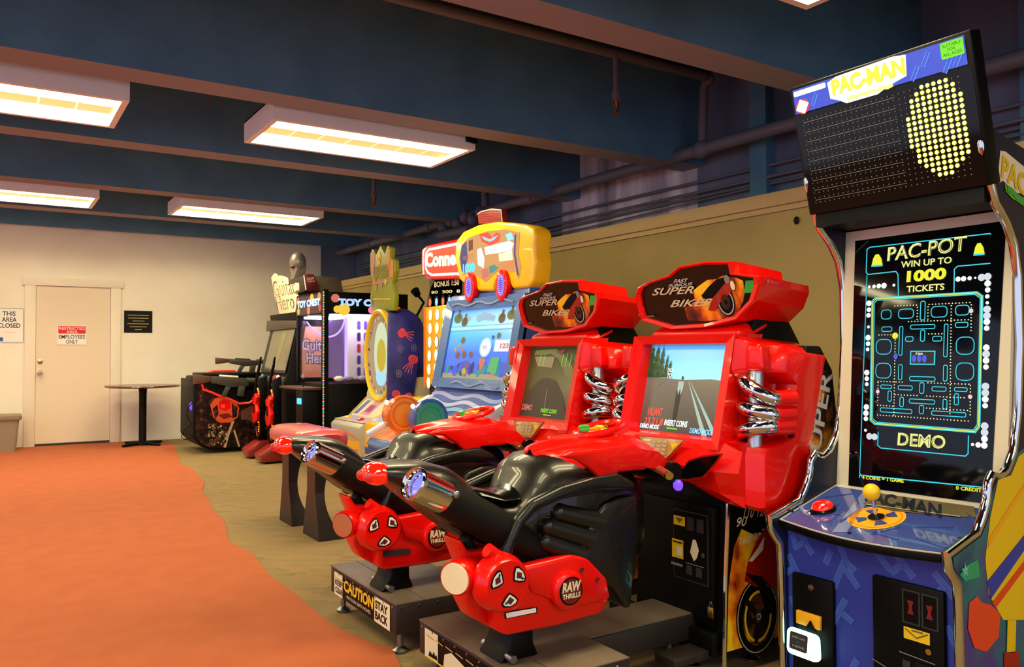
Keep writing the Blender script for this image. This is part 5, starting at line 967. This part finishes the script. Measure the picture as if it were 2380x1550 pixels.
    q = Pan((2.70, 7.18, .03), XM, (-.04, 0, .5)); q.rect(.07, .18, .19, .42, 'black', 0); q.line([(.13, .25), (.13, .38)], .02, 'brass', 2); q.ell(.24, .37, .03, .02, 'pink', 1); q.ell(.25, .1, .03, .05, 'pink', 1); q.rect(.36, .0, .66, .38, 'orange_y', 0); q.rect(.34, 0, .37, .44, 'blue', 1); q.poly([(.4, .1), (.5, .3), (.62, .32), (.6, .1)], 'orange', 2); q.poly([(.4, .0), (.5, .15), (.64, .15), (.64, 0)], 'g_white_m', 3); q.line([(.3, .46), (.66, .40)], .02, 'orange', 2); q.build('front_artwork', con)
    one(lambda m: m.tube([(3.25, 6.6, 1.5), (3.3, 6.56, 1.62), (3.22, 6.52, 1.68)], .012, 'black', 8) or m.tube([(3.22, 6.52, 1.68), (3.18, 6.5, 1.72)], [.03, .04], 'black', 12), 'spot_lamp', t)
mat('jelly_navy', '1a2468', .4, noise=[(.35, '161d5c'), (.65, '3a3a9c')], nscale=3); mat('jelly_red', 'c83a54', .4); mat('plate_grey', 'a8a498', .4); mat('plate_cream', 'c9c2a4', .4); mat('olive_green', '8f9424', .5); mat('orange_soft', 'd8803a', .5); mat('dgold', '8a7a20', .5); mat('lilac_', 'a89ab8', .4)
glow('roundglow', 'd8e8c0', .9)
round_game()
# ------------------------------------------------------------------ claw machine
def claw():
    x0, x1, y0, y1 = 2.80, 3.72, 7.76, 8.60; zt = 1.78
    t = thing('claw_machine', 'black claw prize machine with glass walls and a strip of coloured lights', 'claw machine', ((x0+x1)/2, (y0+y1)/2, 0))
    one(lambda m: m.box((x0+.02, y0, .03), (x1, y1, .86), 'black', .006), 'base_cabinet', t)
    def posts(x, y): return lambda m: m.box((x, y, .86), (x+.05, y+.05, 1.56), 'black')
    for x, y in ((x0, y0), (x1-.05, y0), (x0, y1-.05), (x1-.05, y1-.05)): one(posts(x, y), 'corner_post', t)
    hd = one(lambda m: m.box((x0, y0, 1.56), (x1, y1, zt), 'black', .006), 'header', t)
    for P0, U, W_, hot in (((x0-.001, y1, 1.59), XM, y1-y0-.04, 1), ((x0+.06, y0-.001, 1.585), (1, 0, 0), x1-x0-.08, 0)):
        q = Pan(P0, U, UZ)
        if hot: q.rect(0, -.02, W_, .17, 'g_claw_bg', 0)
        for cx_, cy_, r_, m_ in ((.06, .13, .045, 'g_coral'), (.08, .02, .04, 'g_yellow_d2'), (.5, .13, .06, 'g_yellow_d2') if hot else (.55, .09, .1, 'g_orange2'), (.45, .02, .04, 'g_pink') if not hot else (.4, .02, .05, 'g_orange2'), (.72, .14, .05, 'g_orange2') if hot else (.15, .02, .065, 'g_yellow_d2'), (.74, .03, .035, 'g_redsign')): q.ell(min(cx_, W_-r_*.6), cy_, r_, r_*.95, m_, 1, 14)
        q.text('TOY CHEST', .05 if hot else .09, .055, W_-.1 if hot else .62, .075, 'g_lblue', 4, .07); q.text('TOY CHEST', .05 if hot else .09, .058, W_-.1 if hot else .62, .07, 'g_white_hot2' if hot else 'g_lilac', 5, .0)
        q.build('header_sign', hd)
    def leds(m):
        cols = ['g_ledr', 'g_ledg', 'g_ledb', 'g_ledo']
        for i in range(78): m.box((x0-.006, y0-.006, .42+i*.0175), (x0+.004, y0+.004, .430+i*.0175), cols[i % 4])
    one(leds, 'light_strip', t)
    one(lambda m: m.box((x0-.004, y0-.004, .40), (x0+.05, y0+.05, 1.8), 'black'), 'strip_channel', t)
    for a, b_ in (((x0+.01, y0+.06, .88), (x0+.014, y1-.06, 1.56)), ((x0+.06, y0+.01, .88), (x1-.06, y0+.014, 1.56))): one(lambda m: m.box(a, b_, 'glass'), 'glass_pane', t)
    one(lambda m: m.box((x1-.05, y0+.05, .86), (x1-.02, y1-.05, 1.56), 'violet_wall'), 'back_wall', t)
    def lamp(m): m.box((x0+.1, y0+.06, 1.53), (x1-.1, y0+.1, 1.555), 'g_violet_lamp'); m.box((x0+.1, y1-.1, 1.53), (x1-.1, y1-.06, 1.555), 'g_violet_lamp')
    one(lamp, 'tube_lamps', t)
    one(lambda m: m.tube(bez((x0+.25, y0+.06, 1.53), (x0+.2, y0+.06, 1.25), (x0+.1, y0+.4, 1.3), (x0+.08, y1-.1, 1.5), 16), .009, 'g_lilac', 8), 'coiled_tube', t)
    # prize rack: panels with slots
    rk = one(lambda m: m.box((x0+.34, y0+.22, .90), (x0+.82, y0+.26, 1.52), 'white'), 'prize_rack', t)
    q = Pan((x0+.34, y0+.219, .90), (1, 0, 0), UZ)
    for r_ in range(5):
        for c_ in range(5): q.rr(.1+.075*c_, .03+.12*r_, .14+.075*c_, .12+.12*r_, .015, 0, ['purple', 'g_indigo2', 'jelly_red', 'g_indigo2', 'purple'][(c_+r_) % 5], 1)
    q.build('rack_slots', rk)
    rk2 = one(lambda m: m.box((x0+.30, y0+.26, .90), (x0+.33, y1-.1, 1.52), 'violet_dim'), 'side_rack', t)
    one(lambda m: m.box((x0+.32, y0+.24, .88), (x0+.35, y0+.27, 1.54), 'g_lilac'), 'rack_edge', t)
    random.seed(9)
    for i in range(9): one(lambda m: m.ball((x0+.12+.2*random.random()+.05*i, y0+.1+.08*random.random(), .885+.02), (.05, .04, .03), random.choice(['lilac_', 'white', 'pink', 'lgrey']), 10, 6), 'prize', t)
    # control shelf
    sh = one(lambda m: m.box((x0-.20, y0+.05, .80), (x0+.02, y1-.05, .825), 'brown', .004), 'control_shelf', t)
    one(lambda m: m.tube([(x0-.1, y0+.3, .825), (x0-.1, y0+.3, .89)], .006, 'black', 8) or m.ball((x0-.1, y0+.3, .90), .018, 'black', 10, 8), 'joystick', sh)
    one(lambda m: m.box((x0-.18, y0+.08, .4), (x0+.02, y0+.3, .8), 'black', .004), 'bill_box', t)
    one(lambda m: m.box((x0-.19, y0+.12, .66), (x0-.17, y0+.24, .72), 'g_cyan_hot', .006), 'lit_slot', t)
    one(lambda m: m.ball((3.12, y0-.03, .58), (.035, .03, .035), 'red_deep', 12, 8), 'round_knob', t)
mat('violet_wall', '8a6ab8', .6); mat('violet_dim', '6a5aa0', .6); glow('g_claw_bg', '5a2a3a', .7); glow('g_yellow_d2', 'f0c040', 1.1); glow('g_ledr', 'ff3a1a', 4); glow('g_ledg', '2aff4a', 3); glow('g_ledb', '4a5aff', 4); glow('g_ledo', 'ff9a1a', 4); glow('g_violet_lamp', 'e0c8ff', 26); glow('g_indigo2', '4a3a9a', .6)
claw()
# ------------------------------------------------------------------ guitar game
def guitar_game():
    x0 = 2.80; y0, y1 = 8.72, 9.72
    t = thing('guitar_arcade_game', 'black guitar game machine with cream sign and dim grey-green screen', 'arcade game', (3.1, 9.2, 0))
    cab = one(lambda m: m.prism([(2.74, y0, .03), (2.72, y0, .86), (2.74, y0, .92), (2.86, y0, 1.5), (2.84, y0, 1.62), (3.3, y0, 1.62), (3.4, y0, .03)], (0, y1-y0, 0), 'black_soft', .01), 'cabinet', t)
    sv = V((.14, 0, .58)).normalized(); q = Pan((2.72, y1, .92), XM, sv)
    q.rect(.03, .03, .97, .56, 'dgrey', 0); q.rect(.15, .06, .95, .54, 'dim_screen', 1); q.poly([(.5, .1), (.55, .5), (.7, .52), (.62, .1)], 'dim_screen2', 2); q.build('screen', cab)
    one(lambda m: m.prism([at(0, 2.82, *c) for c in ((618, 770), (690, 762), (690, 745), (620, 745))], (.1, 0, 0), 'taupe', .006), 'speaker_bar', cab)
    sg = [(630, 645), (637, 635), (640, 642), (650, 640), (662, 645), (664, 662), (672, 668), (672, 662), (687, 657), (688, 675), (684, 680), (690, 700), (684, 735), (680, 748), (655, 752), (648, 725), (640, 700)]
    s = one(lambda m: m.prism([at(0, 2.86, *c) for c in sg], (.04, 0, 0), 'cream', .004), 'sign_board', t)
    q = Pan((2.859, 9.5, 0), XM, UZ); q.tq('Guitar', (640, 690), (690, 682), (632, 655), 'brown', 0, .0); q.tq('Guitar', (641, 689), (688, 681), (634, 658), 'cream', 1, -.02); q.tq('Hero', (645, 722), (686, 716), (640, 690), 'brown', 0, .0); q.tq('Hero', (647, 720), (684, 715), (642, 693), 'cream', 1, -.02); q.ell(*q.q(665, 737), .055, .05, 'orange_y', 2); q.ell(*q.q(665, 737), .035, .03, 'red_foot', 3)
    q.build('sign_lettering', s); one(lambda m: m.box((2.90, 9.1, 1.6), (2.94, 9.4, 1.8), 'black'), 'sign_post', t)
    # poster-covered side seen through the claw machine
    q = Pan((2.72, y0-.001, .9), (1, 0, 0), UZ); q.poly([(.13, .0), (.22, .56), (.66, .56), (.66, .0)], 'side_orange', 0); q.rect(.50, .05, .64, .5, 'pink', 1)
    q.tq('Guitar', (701, 816), (769, 818), (701, 786), 'brown', 2, .08); q.tq('Guitar', (702, 814), (768, 816), (702, 788), 'lilac_w', 3, .02); q.tq('Hero', (711, 846), (765, 848), (711, 817), 'brown', 2, .08); q.tq('Hero', (712, 844), (764, 846), (712, 819), 'lilac_w', 3, .02); q.build('side_artwork', cab)
    pn = one(lambda m: m.prism([(2.67, y0+.05, .80), (2.70, y0+.05, .90), (2.80, y0+.05, .92), (2.80, y0+.05, .80)], (0, y1-y0-.1, 0), 'taupe', .006), 'button_shelf', t)
    for yy, mm in ((9.45, 'teal'), (8.95, 'red_gloss'), (8.85, 'g_white_hot2')): one(lambda m: m.ball((2.68, yy, .90), (.02, .025, .03), mm, 10, 6), 'push_button', pn)
    q = Pan((2.735, y1, .1), XM, UZ); q.rect(.62, .3, .82, .7, 'lgrey', 0); q.rect(.66, .42, .74, .55, 'yellow', 1); q.text('20', .64, .58, .1, .06, 'dgrey', 1); q.build('instruction_card', cab)
    # lit speaker rings on two slim towers with red feet
    for (rx, ry_) in ((2.58, 9.24), (2.58, 8.72)):
        a = thing('light_tower', 'red-footed stand with orange light rings, left of the other' if ry_ > 9 else 'red-footed stand with orange light rings, beside the claw machine', 'stand', (rx, ry_, 0), 'lit stands of the guitar game')
        one(lambda m: m.prism([(rx-.14, ry_-.12, .02), (rx-.16, ry_-.12, .10), (rx-.02, ry_-.12, .19), (rx+.09, ry_-.12, .19), (rx+.09, ry_-.12, .02)], (0, .24, 0), 'red_foot', .01), 'foot', a)
        one(lambda m: m.box((rx-.07, ry_-.06, .36), (rx+.01, ry_+.02, .38), 'black'), 'guitar_rest', a); one(lambda m: m.box((rx-.1, ry_-.1, .0), (rx+.08, ry_+.1, .02), 'black'), 'base', a)
        tw = one(lambda m: m.prism([(rx+.0, ry_-.03, .18), (rx-.0, ry_-.03, .88), (rx+.09, ry_-.03, .92), (rx+.09, ry_-.03, .18)], (0, .06, 0), 'black', .006), 'tower', a)
        for cz_, full in ((.66, 1), (.34, .5)):
            one(lambda m: [m.ball((rx-.012, ry_+.055*math.cos(th), cz_+.11*math.sin(th)), .0095, 'g_orange', 8, 5) for th in [math.radians(60+i*13*(1)) for i in range(20 if full == 1 else 12)]], 'light_ring', tw)
            one(lambda m: m.tube([(rx-.006, ry_+.055*math.cos(th), cz_+.11*math.sin(th)) for th in [math.radians(i*18) for i in range(20)]], .012, 'red_dark', 6, True), 'ring_rim', tw)
    for gx, gy, lab in ((2.52, 9.22, 'red-bodied guitar controller hanging by the lit stands, farther one'), (2.52, 8.70, 'red guitar controller nearest the claw machine')):
        g = thing('guitar_controller', lab, 'guitar', (gx, gy, .381), 'guitar controllers')
        one(lambda m: m.prism([(gx, gy-.08, .42), (gx, gy-.11, .52), (gx, gy-.05, .60), (gx, gy-.09, .68), (gx, gy-.03, .72), (gx, gy+.03, .70), (gx, gy+.09, .66), (gx, gy+.05, .58), (gx, gy+.1, .48), (gx, gy+.06, .40), (gx, gy, .381)], (.045, 0, 0), 'red_gloss', .012, 3), 'body', g)
        one(lambda m: m.tube([(gx+.01, gy, .68), (gx+.02, gy-.04, .88), (gx+.04, gy-.09, 1.04)], .016, 'black', 8), 'neck', g)
        one(lambda m: m.prism([(gx+.03, gy-.075, 1.03), (gx+.03, gy-.11, 1.04), (gx+.03, gy-.14, 1.13), (gx+.03, gy-.10, 1.10)], (.02, 0, 0), 'black', .004), 'headstock', g)
        one(lambda m: m.tube([(gx+.02, gy-.02, .42), (gx+.0, gy-.02, .3), (gx+.05, gy, .2), (gx+.11, gy+.0, .4)], .008, 'black', 8), 'cable', g)
        one(lambda m: m.box((gx-.004, gy-.03, .5), (gx+.0, gy+.03, .6), 'black'), 'pickguard', g)
mat('dim_screen', '5e5a40', .15, coat=.6, emit=.12, ecol='6a6a4a'); mat('dim_screen2', '7a7450', .15, emit=.12, ecol='7a7450'); mat('taupe', '4a3f38', .5); mat('side_orange', 'f0a070', .5, noise=[(.3, 'e88a58'), (.7, 'f8c8a0')], nscale=4); mat('lilac_w', 'e0d8f0', .4); mat('red_foot', '8a1c14', .35, coat=.4)
guitar_game()
# ------------------------------------------------------------------ gun game
def gun_game():
    yf = 9.88
    t = thing('gun_arcade_game', 'dark gun game pedestal with red glowing art, tall screen tower behind it', 'arcade game', (2.5, 10.3, 0))
    A = lambda x, y, yy=yf: at(1, yy, x, y)
    po = [(452, 872), (470, 885), (500, 905), (540, 920), (556, 930), (570, 932), (590, 928), (604, 918), (606, 900), (606, 1040), (600, 1044), (492, 1046), (470, 1040), (450, 1020), (448, 960), (446, 880)]
    ped = one(lambda m: m.prism([A(*c) for c in ((450, 880), (556, 930), (603, 920), (606, 930), (604, 1040), (492, 1045), (468, 1038), (449, 1018))], (0, .75, 0), 'black', .02, 3) or m.box((2.06, yf+.06, .3), (2.82, yf+.7, .9), 'black', .02), 'pedestal', t)
    q = Pan((2.0, yf-.001, 0), (1, 0, 0), UZ)
    q.pq([(456, 888), (556, 930), (598, 922), (601, 932), (600, 1036), (492, 1040), (472, 1034), (455, 1016)], 'gunart', 0)
    q.pq([(480, 902), (600, 905), (602, 918), (580, 930), (556, 934), (530, 922), (500, 912)], 'black', 1)
    q.pq([(488, 940), (500, 925), (520, 922), (545, 930), (556, 948), (552, 970), (535, 982), (510, 982), (496, 970)], 'gun_orange', 2); q.pq([(508, 935), (520, 928), (534, 932), (536, 948), (524, 955), (510, 950)], 'red_gloss', 3); q.ell(*q.q(518, 944), .025, .022, 'g_redeye', 5)
    q.pq([(494, 950), (505, 940), (508, 960), (500, 975)], 'gunart', 4); q.pq([(538, 936), (552, 946), (550, 968), (540, 972)], 'gunart', 4); q.pq([(506, 964), (530, 960), (540, 968), (520, 974)], 'red_dark', 4)
    q.line([q.q(542, 978), q.q(530, 1010), q.q(522, 1040)], .03, 'bone', 2); q.line([q.q(544, 1000), q.q(556, 1038)], .022, 'bone', 2)
    random.seed(4)
    for i in range(46): x = 485+random.random()*40; y = 985+random.random()*48; a = q.q(x, y); q.ell(a[0], a[1], .008+.012*random.random(), .01+.012*random.random(), random.choice(['bone', 'bone_d', 'bone_r']), 3, 7)
    q.pq([(560, 955), (590, 940), (600, 945), (592, 985), (575, 975), (560, 975)], 'bone_r', 1); q.build('pedestal_artwork', ped)
    one(lambda m: m.tube([A(470, 893, yf-.01), A(472, 905, yf-.01), A(492, 912, yf-.01), A(510, 920, yf-.01), A(535, 928, yf-.01), A(556, 938, yf-.01), A(580, 936, yf-.01), A(590, 928, yf-.01), A(602, 920, yf-.01)], .013, 'red_glowy', 8), 'red_trim', ped)
    one(lambda m: m.tube([A(478, 868, 10.4), A(495, 862, 10.4), A(520, 862, 10.4), A(545, 862, 10.4), A(555, 872, 10.4), A(575, 880, 10.4), A(600, 888, 10.4)], .014, 'red_glowy', 8), 'rear_red_trim', ped)
    one(lambda m: m.ball((A(450, 945).x-.0, yf+.1, A(450, 945).z), (.03, .03, .05), 'g_purple', 10, 8), 'purple_lamp', ped)
    one(lambda m: m.box((2.12, yf+.02, .9), (2.85, yf+.6, .935), 'black', .01), 'gun_shelf', ped)
    tw = one(lambda m: m.prism([(3.2, 9.95, .03), (3.2, 9.95, 1.7), (3.22, 9.95, 2.02), (3.7, 9.95, 2.02), (3.8, 9.95, .03)], (0, .55, 0), 'black_soft', .01), 'screen_tower', t)
    hd = one(lambda m: m.prism([at(0, 3.1, *c) for c in ((662, 655), (700, 642), (706, 640), (712, 676), (664, 690))], (.45, 0, 0), 'taupe', .008), 'header', tw)
    ys = min(9.55, at(0, 3.1, 712, 660).y-.05)
    sp = one(lambda m: m.prism([at(1, ys, *c) for c in ((705, 640), (712, 636), (730, 638), (741, 665), (738, 678), (711, 676))], (0, .04, 0), 'wine', .006), 'header_side', tw)
    q = Pan((3.0, ys-.001, 0), (1, 0, 0), UZ); q.tq('RAW', (714, 652), (731, 650), (713, 645), 'pinkish', 0, .03); q.tq('THRILLS', (715, 657), (732, 655), (714, 653), 'pinkish', 0, .02); q.line([q.q(706, 640), q.q(711, 674)], .012, 'white', 0); q.build('maker_logo', sp)
    # plain metal topper
    cx_ = at(0, 3.25, 692, 610)
    tp = one(lambda m: m.ball(cx_, (.10, .12, .13), 'gunmetal', 18, 12) or m.prism([(cx_.x-.08, cx_.y-.07, cx_.z-.22), (cx_.x-.08, cx_.y+.07, cx_.z-.22), (cx_.x-.05, cx_.y+.09, cx_.z-.04), (cx_.x-.05, cx_.y-.09, cx_.z-.04)], (.14, 0, 0), 'gunmetal', .02, 3), 'metal_topper', tw)
    one(lambda m: m.box((cx_.x-.02, cx_.y+.1, cx_.z-.1), (cx_.x+.05, cx_.y+.26, cx_.z-.03), 'gunmetal', .01), 'topper_arm', tw)
    one(lambda m: m.ball((cx_.x-.075, cx_.y-.03, cx_.z-.06), (.03, .05, .02), 'red_dark', 10, 6), 'topper_lens', tw)
    def gun(ox, oy, oz, sc, label, cream_):
        g = thing('toy_rifle', label, 'toy gun', (ox, oy, oz), 'gun controllers'); F = lambda x, z: (ox+x*sc, oy, oz+(z-.02)*sc*(1.2 if cream_ else 1))
        pr_ = lambda pts, m_, e=.04, b=.006: (lambda m: m.prism([F(*p) for p in pts], (0, e, 0), m_, b))
        one(pr_([(-.36, .02), (-.36, .10), (-.2, .085), (-.2, .045), (-.25, .03)], 'gun_brown'), 'stock', g)
        one(pr_([(-.2, .03), (-.2, .085), (.16, .06), (.16, .0), (.0, -.01)], 'gun_olive'), 'receiver', g)
        one(pr_([(-.12, .08), (-.12, .095), (.06, .083), (.06, .068)], 'white' if cream_ else 'gun_olive', .045), 'top_cover', g)
        one(pr_([(-.06, .0), (-.1, -.08), (-.06, -.09), (-.01, -.005)], 'gun_olive'), 'grip', g)
        one(pr_([(.06, .0), (.05, -.08), (.11, -.09), (.13, .0)], 'gun_olive'), 'magazine', g)
        one(lambda m: m.tube([(ox+.14*sc, oy+.02, oz+.03*sc), (ox+.42*sc, oy+.02, oz+.01*sc)], [.028*sc, .026*sc], 'gun_olive', 10), 'barrel', g)
        one(lambda m: m.tube([(ox+.42*sc, oy+.02, oz+.01*sc), (ox+.47*sc, oy+.02, oz+.007*sc)], .03*sc, 'orange_art', 10), 'muzzle', g)
    a = at(1, 9.92, 535, 893); gun(a.x-.0, 9.82, a.z+.01, 1.2, 'toy rifle lying on the gun game pedestal, near one with white top', 1)
    gun(a.x+.28, 10.3, .935+.10, 1.0, 'dark toy rifle lying behind the white-topped one', 0)
    one(lambda m: m.tube([A(447, 935, 9.95), A(436, 950, 9.95), A(434, 965, 9.95), A(440, 978, 9.95), A(447, 985, 9.95), A(428, 1000, 9.95), A(421, 1015, 9.95), A(430, 1022, 9.95), A(448, 1015, 9.95)], .006, 'black', 6), 'cable', label='looped black cable on the left side of the gun pedestal', cat='cable')
mat('gun_orange', 'b8401a', .4, emit=.15, ecol='ff4a1a'); mat('bone', 'a8926a', .5); mat('bone_d', '7a5a3a', .5); mat('bone_r', '5a3024', .5); mat('red_glowy', 'd82a20', .3, emit=.3, ecol='ff2a20'); mat('wine', '4a0a10', .4); mat('gunmetal', '8c847c', .35, .3); mat('gun_brown', '5a3424', .5); mat('gun_olive', '38362c', .5); glow('g_redeye', 'ff3020', 1.2)
gun_game()
